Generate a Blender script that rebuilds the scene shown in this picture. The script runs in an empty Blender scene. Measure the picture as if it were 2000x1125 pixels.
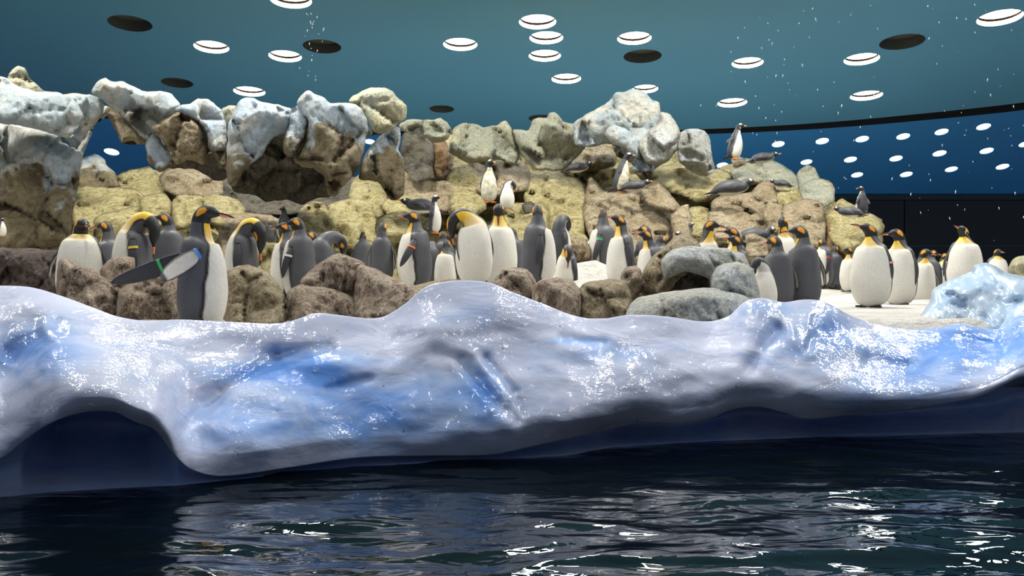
import bpy, bmesh, math, random
from math import sin, cos, pi, radians, sqrt, exp, atan2
from mathutils import Vector, Matrix, noise, Quaternion
from mathutils.geometry import delaunay_2d_cdt
import numpy as np

C = bpy.context.scene.collection
scene = bpy.context.scene
F = 1800.0          # focal length in pixels of the 2000 px wide frame
CAMZ = 0.95         # camera height over the pool water
HOR = 545.0         # picture row of the horizon
PITCH = math.atan((562.5 - HOR) / F)

# ------------------------------------------------------------------ camera, world, lights, exposure
cd = bpy.data.cameras.new('camera'); cam = bpy.data.objects.new('camera', cd); C.objects.link(cam)
cam.location = (0, 0, CAMZ); cam.rotation_euler = (pi / 2 - PITCH, 0, 0)
cd.sensor_width = 36; cd.lens = F / 2000 * 36; cd.clip_end = 200
scene.camera = cam
w = bpy.data.worlds.new('world'); scene.world = w; w.use_nodes = True
w.node_tree.nodes['Background'].inputs[0].default_value = (0.36, 0.42, 0.52, 1)
w.node_tree.nodes['Background'].inputs[1].default_value = 0.36
scene.view_settings.view_transform = 'Standard'; scene.view_settings.look = 'None'
scene.view_settings.gamma = 1; scene.view_settings.use_curve_mapping = False
scene.view_settings.exposure = 0.0

LAMP_W = 115         # watts of each in-frame ceiling lamp
OVER_W = 150        # watts of each lamp overhead, above the top of the frame

def P(px, py, Y):
    """point of the world seen at (px, py) and standing Y metres away"""
    a = (px - 1000) / F; b = -(py - 562.5) / F
    dy = cos(PITCH) + b * sin(PITCH); dz = -sin(PITCH) + b * cos(PITCH)
    return Vector((a / dy * Y, Y, CAMZ + dz / dy * Y))
def tanel(py): 
    b = -(py - 562.5) / F
    return (-sin(PITCH) + b * cos(PITCH)) / (cos(PITCH) + b * sin(PITCH))

# main ceiling: z' = CA - CB*Y over the camera; far sloping panel: z' = FA - FB*Y
CA, CB = 7.04, 0.12
FA, FB = 13.7, 0.36
def on_ceiling(px, py, A=CA, B=CB):
    t = tanel(py); Y = A / (t + B)
    return P(px, py, Y)

LAMPS = [  # px, py, width, lit, label
 (568,0,80,1,'lit round ceiling light cut off by the top edge of the picture'),
 (413,92,66,1,'lit round ceiling light, leftmost of the lit ones on the blue ceiling'),
 (557,110,63,1,'lit round ceiling light just left of a dark opening, above the split blue crag'),
 (487,179,60,1,'lit round ceiling light touching the top of the big pale blue crag'),
 (899,87,66,1,'lit round ceiling light alone in mid ceiling, left of the stack of three'),
 (1050,43,72,1,'lit round ceiling light, topmost of the stack of three near the middle'),
 (1067,74,65,1,'lit round ceiling light, middle one of the stack of three'),
 (1064,109,62,1,'lit round ceiling light, lowest of the stack of three'),
 (1106,154,57,1,'lit round ceiling light below and right of the stack of three'),
 (1239,75,66,1,'lit round ceiling light just above a dark opening, over the tall peak'),
 (1260,174,50,1,'lit round ceiling light half hidden by the tip of the tall peak'),
 (1460,123,60,1,'lit round ceiling light above the standing penguin on the ridge, upper of two'),
 (1430,201,56,1,'lit round ceiling light above the standing penguin on the ridge, lower of two'),
 (1683,116,66,1,'lit round ceiling light below the dark opening at the right, upper of two'),
 (1692,187,60,1,'lit round ceiling light just above the black ceiling edge at the right'),
 (1953,35,82,1,'large lit round ceiling light in the upper right corner'),
 (254,46,82,0,'dark unlit round ceiling opening in the upper left corner'),
 (629,91,74,0,'dark unlit round ceiling opening beside the lit one over the crags'),
 (346,162,60,0,'dark unlit round ceiling opening above the rock arch'),
 (863,213,48,0,'small dark round ceiling opening low over the yellow rocks'),
 (1255,110,74,0,'dark unlit round ceiling opening above the tall peak'),
 (1762,82,84,0,'dark unlit round ceiling opening at the right between lit ones'),
 (1055,231,46,0,'dark round ceiling opening half hidden behind the yellow rock knob')]
SMALL = [(1520,282,24,'upper row on far panel, above the prone penguin'),(1606,276,25,'upper row on far panel, second from left'),
 (1684,272,25,'upper row on far panel, third from left'),(1764,267,25,'upper row on far panel, fourth from left'),
 (1839,258,25,'upper row on far panel, fifth from left'),(1921,248,26,'upper row on far panel, last at right'),
 (1575,317,22,'middle row on far panel, touching the round yellow rock'),(1661,312,24,'middle row on far panel, second from left'),
 (1750,310,24,'middle row on far panel, third from left'),(1835,300,25,'middle row on far panel, fourth from left'),
 (1927,295,25,'middle row on far panel, last at right'),(1674,342,22,'lowest row on far panel, above the penguin by the dark window'),
 (1770,341,23,'lowest row on far panel, second from left'),(1858,331,23,'lowest row on far panel, third from left'),
 (1958,326,24,'lowest row on far panel, last at right'),(1411,323,22,'behind the tail of the penguin standing on the ridge'),
 (218,297,28,'seen through the rock arch at the left'),(722,277,20,'seen through the gap between two crags'),(2003,282,24,'cut off by the right edge of the picture')]
OVER = [(x, y) for y in (3.2, 7.6, 12.0) for x in (-8.0, -2.8, 2.8, 8.0)]

def area_light(name, loc, r, power, col=(1, .97, .9)):
    l = bpy.data.lights.new(name, 'AREA'); l.shape = 'DISK'; l.size = 2 * r; l.energy = power; l.color = col
    o = bpy.data.objects.new(name, l); o.location = loc; C.objects.link(o); return o
for (x, y) in OVER:
    area_light('lamp_light', (x, y, CAMZ + CA - CB * y + 0.02), 0.40, OVER_W * (2.7 if y > 10 else .60 if y < 5 else 1.15))
for px, py, wd, lit, lb in LAMPS:
    if lit:
        p = on_ceiling(px, py); r = wd * p.y / F / 2
        area_light('lamp_light', p + Vector((0, 0, r * .26 + .012)), r * .95, LAMP_W)

# ------------------------------------------------------------------ materials
class NT:
    def __init__(s, name):
        s.m = bpy.data.materials.new(name); s.m.use_nodes = True; s.t = s.m.node_tree
        s.b = s.t.nodes['Principled BSDF']; s.out = s.t.nodes['Material Output']
    def n(s, typ, **kw):
        nd = s.t.nodes.new(typ)
        for k, v in kw.items():
            if k[0] == '_': setattr(nd, k[1:], v)
            else:
                key = int(k[1:]) if k[0] == 'i' and k[1:].isdigit() else k
                s.set(nd, key, v)
        return nd
    def set(s, nd, key, v):
        inp = nd.inputs[key]
        if isinstance(v, bpy.types.NodeSocket): s.t.links.new(v, inp)
        else: inp.default_value = v if not (isinstance(v, tuple) and len(v) == 3 and inp.type == 'RGBA') else (*v, 1)
    def noise(s, vec, scale, detail=4, rough=.55, dist=0):
        nd = s.t.nodes.new('ShaderNodeTexNoise'); s.t.links.new(vec, nd.inputs['Vector'])
        nd.inputs['Scale'].default_value = scale; nd.inputs['Detail'].default_value = detail
        nd.inputs['Roughness'].default_value = rough; nd.inputs['Distortion'].default_value = dist
        return nd.outputs['Fac']
    def ramp(s, fac, stops):
        nd = s.t.nodes.new('ShaderNodeValToRGB'); s.t.links.new(fac, nd.inputs[0]); e = nd.color_ramp.elements
        for k, (p, c) in enumerate(stops):
            if k > 1: e.new(p)
            e[k].position = p; e[k].color = (*c, 1) if isinstance(c, tuple) else (c, c, c, 1)
        return nd.outputs[0]
    def mix(s, fac, a, b, typ='MIX'):
        nd = s.t.nodes.new('ShaderNodeMix'); nd.data_type = 'RGBA'; nd.blend_type = typ
        s.set(nd, 0, fac); s.set(nd, 6, a); s.set(nd, 7, b); return nd.outputs[2]
    def math(s, op, a, b=0.0):
        nd = s.t.nodes.new('ShaderNodeMath'); nd.operation = op; s.set(nd, 0, a); s.set(nd, 1, b); return nd.outputs[0]
    def coord(s, which='Object'): return s.t.nodes.new('ShaderNodeTexCoord').outputs[which]
    def mapping(s, vec, scale):
        nd = s.t.nodes.new('ShaderNodeMapping'); s.t.links.new(vec, nd.inputs[0]); nd.inputs['Scale'].default_value = scale
        return nd.outputs[0]
    def pos(s): return s.t.nodes.new('ShaderNodeNewGeometry').outputs['Position']
    def bump(s, h, strength, dist, prev=None):
        nd = s.t.nodes.new('ShaderNodeBump'); s.t.links.new(h, nd.inputs['Height'])
        nd.inputs['Strength'].default_value = strength; nd.inputs['Distance'].default_value = dist
        if prev is not None: s.t.links.new(prev, nd.inputs['Normal'])
        return nd.outputs[0]
    def base(s, col=None, rough=None, normal=None, **kw):
        if col is not None: s.set(s.b, 'Base Color', col)
        if rough is not None: s.set(s.b, 'Roughness', rough)
        if normal is not None: s.t.links.new(normal, s.b.inputs['Normal'])
        for k, v in kw.items(): s.set(s.b, k.replace('_', ' '), v)
        return s.m

def plain(name, col, rough=.6, **kw): return NT(name).base((*col, 1), rough, **kw)
def glow(name, col, e):
    k = NT(name); k.base((*col, 1), .5); k.b.inputs['Emission Color'].default_value = (*col, 1); k.b.inputs['Emission Strength'].default_value = e; return k.m

def rock_material(name, light, mid, dark, stain=None, stain_level=.45, streak=.5, tint=None, speck=.5, lines=.75):
    """light/mid/dark mottled stone; stain = colour of the dirt on the lower part; tint = second paint colour in patches"""
    k = NT(name); pos = k.pos()
    worm = k.noise(pos, 5.5, 6, .62, 1.6)
    base = k.ramp(worm, [(.34, dark), (.45, mid), (.58, light)])
    if tint:
        pt = k.noise(pos, 1.3, 3, .6, .6)
        base = k.mix(k.ramp(pt, [(.42, 0.), (.55, 1.)]), base, k.mix(.35, tint, base))
    # pale run-off streaks, stretched down the stone
    st = k.noise(k.mapping(pos, (16, 16, 2.2)), 1.0, 4, .6, 1.1)
    base = k.mix(k.math('MULTIPLY', k.ramp(st, [(.52, 0.), (.62, 1.)]), streak), base, light)
    ln = k.noise(k.mapping(pos, (9, 9, 5)), 1.0, 3, .6, 2.2)
    base = k.mix(k.math('MULTIPLY', k.ramp(ln, [(.44, 0.), (.485, 1.), (.53, 0.)]), lines), base, light)
    ln2 = k.noise(k.mapping(pos, (14, 14, 8)), 1.0, 3, .6, 1.8)
    base = k.mix(k.math('MULTIPLY', k.ramp(ln2, [(.50, 0.), (.525, 1.), (.55, 0.)]), lines * .9), base, dark)
    ln3 = k.noise(k.mapping(pos, (21, 21, 13)), 1.0, 2, .5, 1.6)
    base = k.mix(k.math('MULTIPLY', k.ramp(ln3, [(.545, 0.), (.575, 1.), (.60, 0.)]), lines), base, light)
    fine = k.noise(pos, 42, 3, .6, .8)
    base = k.mix(k.math('MULTIPLY', k.ramp(fine, [(.38, 1.), (.5, 0.)]), speck), base, dark)
    if stain:
        g = k.n('ShaderNodeSeparateXYZ', Vector=k.coord('Generated')).outputs[2]
        f = k.math('ADD', g, k.math('MULTIPLY', k.math('SUBTRACT', k.noise(pos, 1.6, 4, .6, .5), .5), 1.3))
        base = k.mix(k.ramp(f, [(stain_level - .04, 1.), (stain_level + .06, 0.)]), base, k.mix(k.ramp(worm, [(.35, 0.), (.65, 1.)]), stain, tuple(min(1, c * 2.3) for c in stain)))
    h1 = k.noise(pos, 5, 8, .66, 1.1)
    vo = k.n('ShaderNodeTexVoronoi', Vector=pos, Scale=22.0).outputs['Distance']
    b1 = k.bump(h1, 1.0, .22); b2 = k.bump(vo, .4, .025, b1); b3 = k.bump(k.noise(k.mapping(pos, (1, 1, .5)), 22, 5, .75, 1.2), 1.0, .045, b2)
    return k.base(base, .78, b3)

M = {}
M['ceiling'] = NT('ceiling paint')
k = M['ceiling']; n1 = k.noise(k.pos(), .5, 3)
M['ceiling'] = k.base(k.mix(n1, (.068, .25, .39), (.080, .275, .42)), .55)
k = NT('far panel paint'); M['far'] = k.base(k.mix(k.noise(k.pos(), .4, 3), (.036, .25, .58), (.045, .28, .63)), .5)
M['black'] = plain('black trim', (.008, .009, .012), .5)
M['lamp'] = glow('lamp glow', (1, .97, .92), 9)
M['lamp_small'] = glow('small lamp glow', (.72, .92, 1), 3.2)
M['lamp_rim'] = plain('lamp recess', (.75, .80, .82), .4)
M['rim_orange'] = plain('lamp rim', (.75, .35, .08), .5)
M['dark_ring'] = plain('lamp ring', (.004, .003, .002), 1.0, Specular_IOR_Level=0.0)
M['dark_recess'] = plain('dark recess', (.05, .055, .045), .7)
M['glass'] = plain('dark window glass', (.006, .010, .014), .12, Specular_IOR_Level=.5)
M['frame'] = plain('window frame', (.012, .03, .045), .4)

M['rock_yellow'] = rock_material('yellow rock', (.74, .65, .33), (.47, .37, .12), (.12, .085, .022), streak=.45, speck=.45)
M['rock_tan'] = rock_material('tan rock', (.70, .59, .40), (.40, .29, .14), (.10, .07, .035), streak=.5, tint=(.38, .27, .13))
M['rock_brown'] = rock_material('brown boulder', (.74, .60, .46), (.30, .19, .125), (.07, .042, .03), streak=.8, tint=(.30, .19, .11), speck=.45, lines=1.0)
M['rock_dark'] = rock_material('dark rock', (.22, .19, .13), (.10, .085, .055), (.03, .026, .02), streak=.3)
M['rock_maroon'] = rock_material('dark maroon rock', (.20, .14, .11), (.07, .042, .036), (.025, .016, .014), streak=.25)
M['rock_blue'] = rock_material('pale blue rock', (.90, .87, .76), (.74, .76, .72), (.40, .44, .42), streak=.25, tint=(.44, .66, .90), stain=(.15, .12, .07), stain_level=.30, lines=.35, speck=.15)
M['rock_blue_clean'] = rock_material('clean pale rock', (.90, .86, .72), (.76, .75, .66), (.42, .43, .38), streak=.2, tint=(.50, .70, .84), speck=.2, lines=.35)
M['rock_blue_stained'] = rock_material('stained blue rock', (.88, .85, .72), (.66, .69, .66), (.28, .31, .28), streak=.3, tint=(.38, .58, .80), stain=(.17, .135, .075), stain_level=.52, lines=.4, speck=.2)
M['rock_cream'] = rock_material('cream rock', (.88, .82, .55), (.66, .62, .40), (.16, .14, .08), streak=.2, tint=(.42, .50, .46), speck=.4)
M['rock_greyblue'] = rock_material('grey blue rock', (.90, .94, .96), (.72, .78, .80), (.26, .26, .23), streak=.2, tint=(.66, .60, .42), speck=.6)
M['rock_rust'] = rock_material('rust rock', (.45, .28, .12), (.28, .13, .05), (.09, .045, .025), streak=.4)

k = NT('snow'); pos = k.pos()
M['snow'] = k.base(k.ramp(k.noise(pos, 2.2, 5, .6), [(.35, (.50, .46, .41)), (.6, (.64, .62, .58))]), .75, k.bump(k.noise(pos, 9, 6, .65), 1.0, .09))
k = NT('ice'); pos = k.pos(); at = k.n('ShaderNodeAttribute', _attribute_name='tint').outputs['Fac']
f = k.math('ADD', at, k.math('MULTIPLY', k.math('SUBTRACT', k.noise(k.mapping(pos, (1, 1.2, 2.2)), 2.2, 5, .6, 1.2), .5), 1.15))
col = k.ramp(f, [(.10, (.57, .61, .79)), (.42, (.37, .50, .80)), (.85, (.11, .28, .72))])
specks = k.ramp(k.noise(k.mapping(pos, (30, 30, 12)), 1, 2, .5), [(.23, 1.), (.26, 0.)])
col = k.mix(k.math('MULTIPLY', specks, .7), col, (.10, .07, .05))
b1 = k.bump(k.noise(k.mapping(pos, (1, 1, 1.8)), 4, 4, .55, .8), .22, .05)
b2 = k.bump(k.noise(pos, 12, 3, .55, 1.8), .50, .015, b1)
M['ice'] = k.base(col, .6, b1, Coat_Weight=k.ramp(k.noise(pos, 1.1, 2, .5), [(.42, .12), (.54, 1.)]), Coat_Roughness=.035, Specular_IOR_Level=.15)
k.t.links.new(b2, k.b.inputs['Coat Normal'])
k = NT('pale ice'); pos = k.pos()
b2 = k.bump(k.noise(pos, 9, 3, .6, .8), .12, .008, k.bump(k.noise(pos, 2.5, 2, .5, 1.), .12, .05))
M['ice_pale'] = k.base(k.ramp(k.noise(pos, 1.8, 4, .6, 1.), [(.35, (.32, .48, .70)), (.6, (.46, .58, .70))]), .35, b2, Coat_Weight=.45, Coat_Roughness=.10)
k.t.links.new(b2, k.b.inputs['Coat Normal'])
k = NT('pool water'); pos = k.pos()
b1 = k.bump(k.noise(k.mapping(pos, (1, 1.6, 1)), 3.2, 2, .5, 1.4), .20, .03)
b2 = k.bump(k.noise(k.mapping(pos, (1, 1.7, 1)), 11, 2, .5, .8), .07, .006, b1)
M['water'] = k.base((.002, .0045, .0065), .012, b2, IOR=1.333)
k = NT('plumage'); vc = k.n('ShaderNodeVertexColor', _layer_name='col').outputs[0]; pos = k.coord()
nz = k.noise(k.mapping(pos, (90, 90, 45)), 1, 3, .6)
M['plumage'] = k.base(k.mix(1.0, vc, k.ramp(nz, [(.3, .86), (.7, 1.06)]), 'MULTIPLY'), .55, k.bump(nz, .2, .004))
M['foot_dark'] = plain('dark foot', (.035, .033, .035), .5)
M['orange'] = plain('orange bill and feet', (.80, .26, .04), .4)
M['bill_black'] = plain('black bill', (.02, .017, .018), .35)
M['bill_pink'] = plain('orange pink bill plate', (.80, .22, .09), .35)
M['eye'] = plain('eye', (.02, .01, .008), .15)
for nm, c in dict(blue=(.05, .2, .65), green=(.05, .5, .12), red=(.65, .05, .04), tagorange=(.85, .2, .04), yellowtag=(.8, .55, .08), white=(.8, .8, .8), pink=(.7, .35, .3)).items():
    M[nm] = plain(nm + ' band', c, .4)

# ------------------------------------------------------------------ object helpers
def tag(o, label=None, cat=None, group=None, kind=None):
    if label: o['label'] = label
    if cat: o['category'] = cat
    if group: o['group'] = group
    if kind: o['kind'] = kind
    return o
def empty(name, loc, rz=0, parent=None):
    o = bpy.data.objects.new(name, None); C.objects.link(o); o.location = loc; o.rotation_euler = (0, 0, rz)
    o.empty_display_size = .1
    if parent: o.parent = parent
    return o
def mesh_obj(name, verts, faces, mat, parent=None, smooth=True, cols=None, attr=None, origin=None):
    me = bpy.data.meshes.new(name)
    if origin is not None: verts = [(v[0] - origin[0], v[1] - origin[1], v[2] - origin[2]) for v in verts]
    me.from_pydata([tuple(v) for v in verts], [], faces)
    if smooth: me.polygons.foreach_set('use_smooth', [True] * len(me.polygons))
    if cols is not None:
        a = me.color_attributes.new('col', 'FLOAT_COLOR', 'POINT')
        a.data.foreach_set('color', np.array([(*c, 1) for c in cols], dtype=np.float32).ravel())
    if attr is not None:
        for nm, vals in attr.items():
            a = me.attributes.new(nm, 'FLOAT', 'POINT'); a.data.foreach_set('value', np.array(vals, dtype=np.float32))
    me.materials.append(mat); me.update()
    o = bpy.data.objects.new(name, me); C.objects.link(o)
    if origin is not None: o.location = origin
    if parent: o.parent = parent
    return o
def interp(x, pts):
    if x <= pts[0][0]: return pts[0][1]
    for (a, b), (c, d) in zip(pts, pts[1:]):
        if x <= c:
            return b + (d - b) * (x - a) / (c - a)
    return pts[-1][1]
def sinterp(x, pts):
    """smooth (Catmull-Rom) interpolation"""
    n = len(pts)
    if x <= pts[0][0]: return pts[0][1]
    if x >= pts[-1][0]: return pts[-1][1]
    for i in range(n - 1):
        if x <= pts[i + 1][0]:
            x0, y0 = pts[i]; x1, y1 = pts[i + 1]; h = x1 - x0; t = (x - x0) / h
            m0 = (y1 - pts[i - 1][1]) / (x1 - pts[i - 1][0]) if i > 0 else (y1 - y0) / h
            m1 = (pts[i + 2][1] - y0) / (pts[i + 2][0] - x0) if i + 2 < n else (y1 - y0) / h
            return (2*t**3-3*t*t+1)*y0 + (t**3-2*t*t+t)*h*m0 + (-2*t**3+3*t*t)*y1 + (t**3-t*t)*h*m1
def fbm(v, octv=4): return noise.fractal(v, 1.0, 2.0, octv)

# ------------------------------------------------------------------ ceiling, far panel, window band
def curve_gap(px): return sinterp(px, [(-500, 190), (200, 222), (700, 252), (1000, 262), (1380, 252), (1600, 240), (1800, 222), (2000, 200), (2500, 130)])
def plate(name, outline, holes, zfun, mat):
    """flat plate with round holes cut out; outline and holes given in ground plan"""
    vs = [Vector((p[0], p[1])) for p in outline]; faces = [list(range(len(vs)))]; edges = []
    for (cx, cy, r) in holes:
        b = len(vs); n = 32
        for i in range(n): vs.append(Vector((cx + r * cos(2*pi*i/n), cy + r * sin(2*pi*i/n))))
        edges += [(b + i, b + (i + 1) % n) for i in range(n)]
    xs = [p[0] for p in outline]; ys = [p[1] for p in outline]
    ov, oe, of, _, _, _ = delaunay_2d_cdt(vs, edges, faces, 1, 1e-5)
    keep = []
    for f in of:
        c = sum((ov[i] for i in f), Vector((0, 0))) / len(f)
        if not any((c.x-h[0])**2 + (c.y-h[1])**2 < h[2]**2 * .99 for h in holes): keep.append(f)
    V = [(v.x, v.y, zfun(v.y)) for v in ov]
    return mesh_obj(name, V, [list(reversed(f)) for f in keep], mat, smooth=False)
zmain = lambda y: CAMZ + CA - CB * y
zfar = lambda y: CAMZ + FA - FB * y
holes, hfar = [], []
for px, py, wd, lit, lb in LAMPS:
    p = on_ceiling(px, py); holes.append((p.x, p.y, wd * p.y / F / 2))
for x, y in OVER: holes.append((x, y, .42))
for px, py, wd, lb in SMALL:
    p = on_ceiling(px, py, FA, FB); hfar.append((p.x, p.y, wd * p.y / F / 2))
ring = [on_ceiling(x, curve_gap(x)) for x in range(-500, 2501, 60)]
outline = [(-30, -5), (30, -5), (30, ring[-1].y)] + [(p.x, p.y) for p in reversed(ring)] + [(-30, ring[0].y)]
outline = [o for i, o in enumerate(outline)]
tag(plate('ceiling', outline, holes, zmain, M['ceiling']), 'blue painted ceiling with round light openings', kind='structure')
gapw = lambda x: 9 + 6 * max(0, min(1, (x - 1300) / 700))
ring2 = [on_ceiling(x, curve_gap(x) + gapw(x), FA, FB) for x in range(-500, 2501, 60)]
YF = FA / (tanel(381) + FB)
outline = [(p.x, p.y) for p in ring2] + [(32, YF), (-32, YF)]
tag(plate('ceiling', outline, hfar, zfar, M['far']), 'deep blue sloping far ceiling panel with small lights', kind='structure')
V = []; Fc = []
for a, b in zip(ring, ring2):
    up = Vector((a.x, a.y, a.z + .5)); V += [tuple(a), (a.x, a.y + .02, a.z + .6), (b.x, b.y + .0, b.z + .9), tuple(b)]
for i in range(len(ring) - 1):
    q = 4 * i
    for j in range(3): Fc.append((q + j, q + j + 1, q + j + 5, q + j + 4))
tag(mesh_obj('trim_1', V, Fc, M['black'], smooth=False), 'black shadow gap along the ceiling edge', kind='structure')

def lamp(c, r, slope, lit, small=False):
    """recessed round fitting: recess wall, ring, diffuser"""
    t = empty('ceiling_light' if lit else 'ceiling_opening', c)
    n = 40; dep = (r * (.26 if lit else .42)) if not small else r * .03
    def circ(rr, z): return [(rr*cos(2*pi*i/n), rr*sin(2*pi*i/n), z - slope * rr*sin(2*pi*i/n)) for i in range(n)]
    def band(a, b, name, mat):
        V = a + b; return mesh_obj(name, V, [(i, (i+1) % n, n + (i+1) % n, n + i) for i in range(n)], mat, t)
    band(circ(r*1.0, 0), circ(r*.98, dep * .80), 'recess', M['lamp_rim'] if lit else M['dark_recess'])
    band(circ(r*.98, dep * .80), circ(r*.98, dep + .03), 'ring', M['lamp_rim'] if small else M['dark_ring'] if lit else M['dark_recess'])
    mesh_obj('diffuser' if lit else 'back_plate', circ(r*.98, dep + .03) , [tuple(reversed(range(n)))], (M['lamp_small'] if small else M['lamp']) if lit else M['dark_recess'], t, smooth=False)
    return t
# the area lights sit in the openings: the diffusers glow just above them
for (px, py, wd, lit, lb), (x, y, r) in zip(LAMPS, holes):
    tag(lamp((x, y, zmain(y)), r, CB, lit), lb, 'light' if lit else 'opening', 'round openings in the blue ceiling')
for (px, py, wd, lb), (x, y, r) in zip(SMALL, hfar):
    tag(lamp((x, y, zfar(y)), r, FB, 1, True), 'small blue light, ' + lb, 'light', 'small lights on the far blue panel')

ZT = zfar(YF)
def box(name, x0, x1, y0, y1, z0, z1, mat, parent=None):
    V = [(x, y, z) for x in (x0, x1) for y in (y0, y1) for z in (z0, z1)]
    return mesh_obj(name, V, [(0,1,3,2),(4,6,7,5),(0,4,5,1),(2,3,7,6),(0,2,6,4),(1,5,7,3)], mat, parent, smooth=False)
wb = tag(box('wall_back', -32, 32, YF + .25, YF + .5, -1, ZT + .4, M['black']), 'black wall behind the dark windows', kind='structure')
sill = box('trim_2', -32, 32, YF - .12, YF + .24, ZT - .16, ZT + .0, M['frame']); tag(sill, 'dark blue rail over the dark windows', kind='structure')
zr = P(1900, 481, YF).z
for i in range(13):
    xa = -30 + i * 5.0 - 2.0
    wn = tag(empty('window_1', (xa, YF, 0)), 'dark viewing window at the back of the enclosure', kind='structure')
    box('pane', .05, 4.95, .05, .09, zr + .03, ZT - .17, M['glass'], wn)
    box('pane', .05, 4.95, .05, .09, -.5, zr - .03, M['glass'], wn)
    box('frame', -.05, .05, -.02, .10, -.5, ZT - .17, M['black'], wn)
    box('rail', .05, 4.95, -.02, .10, zr - .03, zr + .03, M['frame'], wn)
# ------------------------------------------------------------------ ice shelf along the pool
CREST = [(-300,560),(-100,557),(0,558),(60,561),(120,578),(180,600),(230,618),(290,627),(345,624),(400,626),(460,629),(545,632),(575,625),(615,612),(660,615),(720,622),(750,618),(790,594),(830,561),(870,550),(920,548),(960,553),(1000,570),(1060,593),(1120,616),(1170,623),(1230,615),(1300,618),(1380,628),(1425,616),(1450,592),(1485,582),(1530,590),(1570,585),(1605,588),(1640,605),(1665,618),(1720,635),(1780,643),(1830,641),(1875,632),(1920,641),(1955,642),(1980,622),(2010,600),(2100,570),(2300,560)]
WATER = [(-300,990),(0,972),(100,961),(340,948),(530,930),(700,911),(880,901),(1000,896),(1110,888),(1200,872),(1400,862),(1550,858),(1700,851),(1850,848),(2000,845),(2300,842)]
LIP = [(-300,900),(-60,905),(0,895),(50,858),(100,826),(160,806),(220,804),(265,824),(305,842),(335,882),(370,915),(430,930),(560,914),(700,894),(860,890),(960,888),(1040,872),(1110,856),(1180,842),(1250,826),(1320,828),(1390,816),(1430,800),(1480,795),(1530,806),(1570,818),(1650,812),(1750,803),(1850,788),(1920,772),(1960,752),(2000,735),(2300,720)]
YC = [(-300,5.0),(0,5.0),(500,5.2),(900,5.5),(1200,5.5),(1600,6.0),(2000,6.5),(2300,6.8)]
OV = [(-300,.2),(0,.12),(60,.25),(120,.45),(280,.45),(330,.3),(370,.10),(600,.07),(900,.12),(1100,.25),(1250,.36),(1600,.36),(2000,.55),(2300,.6)]
REC = [(-300,.1),(40,.1),(110,.7),(290,.7),(345,.15),(600,.12),(1000,.15),(1200,.35),(2000,.5)]
CREASE = [  # x1,y1,x2,y2,width px,depth m (+ is a hollow)
 (360,835,430,765,22,.10),(430,765,540,702,20,.11),(540,702,640,680,16,.07),
 (600,700,760,720,30,-.05),(20,690,70,655,30,.18),(70,655,110,640,22,.12),(0,720,-60,760,40,.12),(95,690,60,740,14,-.06),
 (850,688,900,705,18,.045),(900,705,955,770,18,.06),(955,770,1010,820,14,.04),(950,700,1005,765,10,.06),(1005,765,1020,810,8,.04),(925,690,985,790,8,-.05),(880,710,960,800,9,-.04),
 (1520,645,1490,680,16,.12),(1490,680,1470,715,14,.08),(1545,640,1575,690,18,-.10),(1585,600,1570,700,10,-.06),(1600,650,1665,640,22,.06),(1590,620,1580,680,8,.05),(1640,600,1665,670,16,-.07),
 (1700,700,1770,715,16,.08),(1100,660,1180,668,12,.05),(1300,740,1420,720,22,-.04),(450,850,800,800,50,-.05),(640,760,720,740,10,.03),(1560,760,1680,760,40,-.04),
 (1840,655,1990,680,18,.05),(150,700,330,720,35,-.05),(700,640,780,650,30,.04),(330,780,385,850,30,.06)]
SPOTS = [(40,690,90,50,.55),(110,670,60,50,.4),(560,720,110,30,.45),(620,725,90,40,.6),(760,780,200,55,.65),(470,830,130,55,.5),(480,730,120,22,.35),(700,840,160,40,.45),
 (930,745,60,60,.35),(1120,665,70,10,.6),(1500,690,60,60,.25),(1620,640,45,60,.55),(1780,735,150,45,.6),(1500,600,70,18,.35),(1750,670,200,40,.3),(1930,680,120,40,.3),(1330,730,150,40,.15),(240,690,90,40,.2),(940,600,120,30,.2),(950,780,30,60,.3),(1180,690,140,20,.3),(60,920,90,50,.5),(1900,660,170,50,.35),(2010,640,120,60,.4),(1700,800,150,30,.3)]
def segd(px, py, s):
    x1, y1, x2, y2 = s[:4]; dx, dy = x2 - x1, y2 - y1
    t = max(0, min(1, ((px - x1) * dx + (py - y1) * dy) / (dx * dx + dy * dy)))
    return (px - x1 - t * dx)**2 + (py - y1 - t * dy)**2
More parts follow.
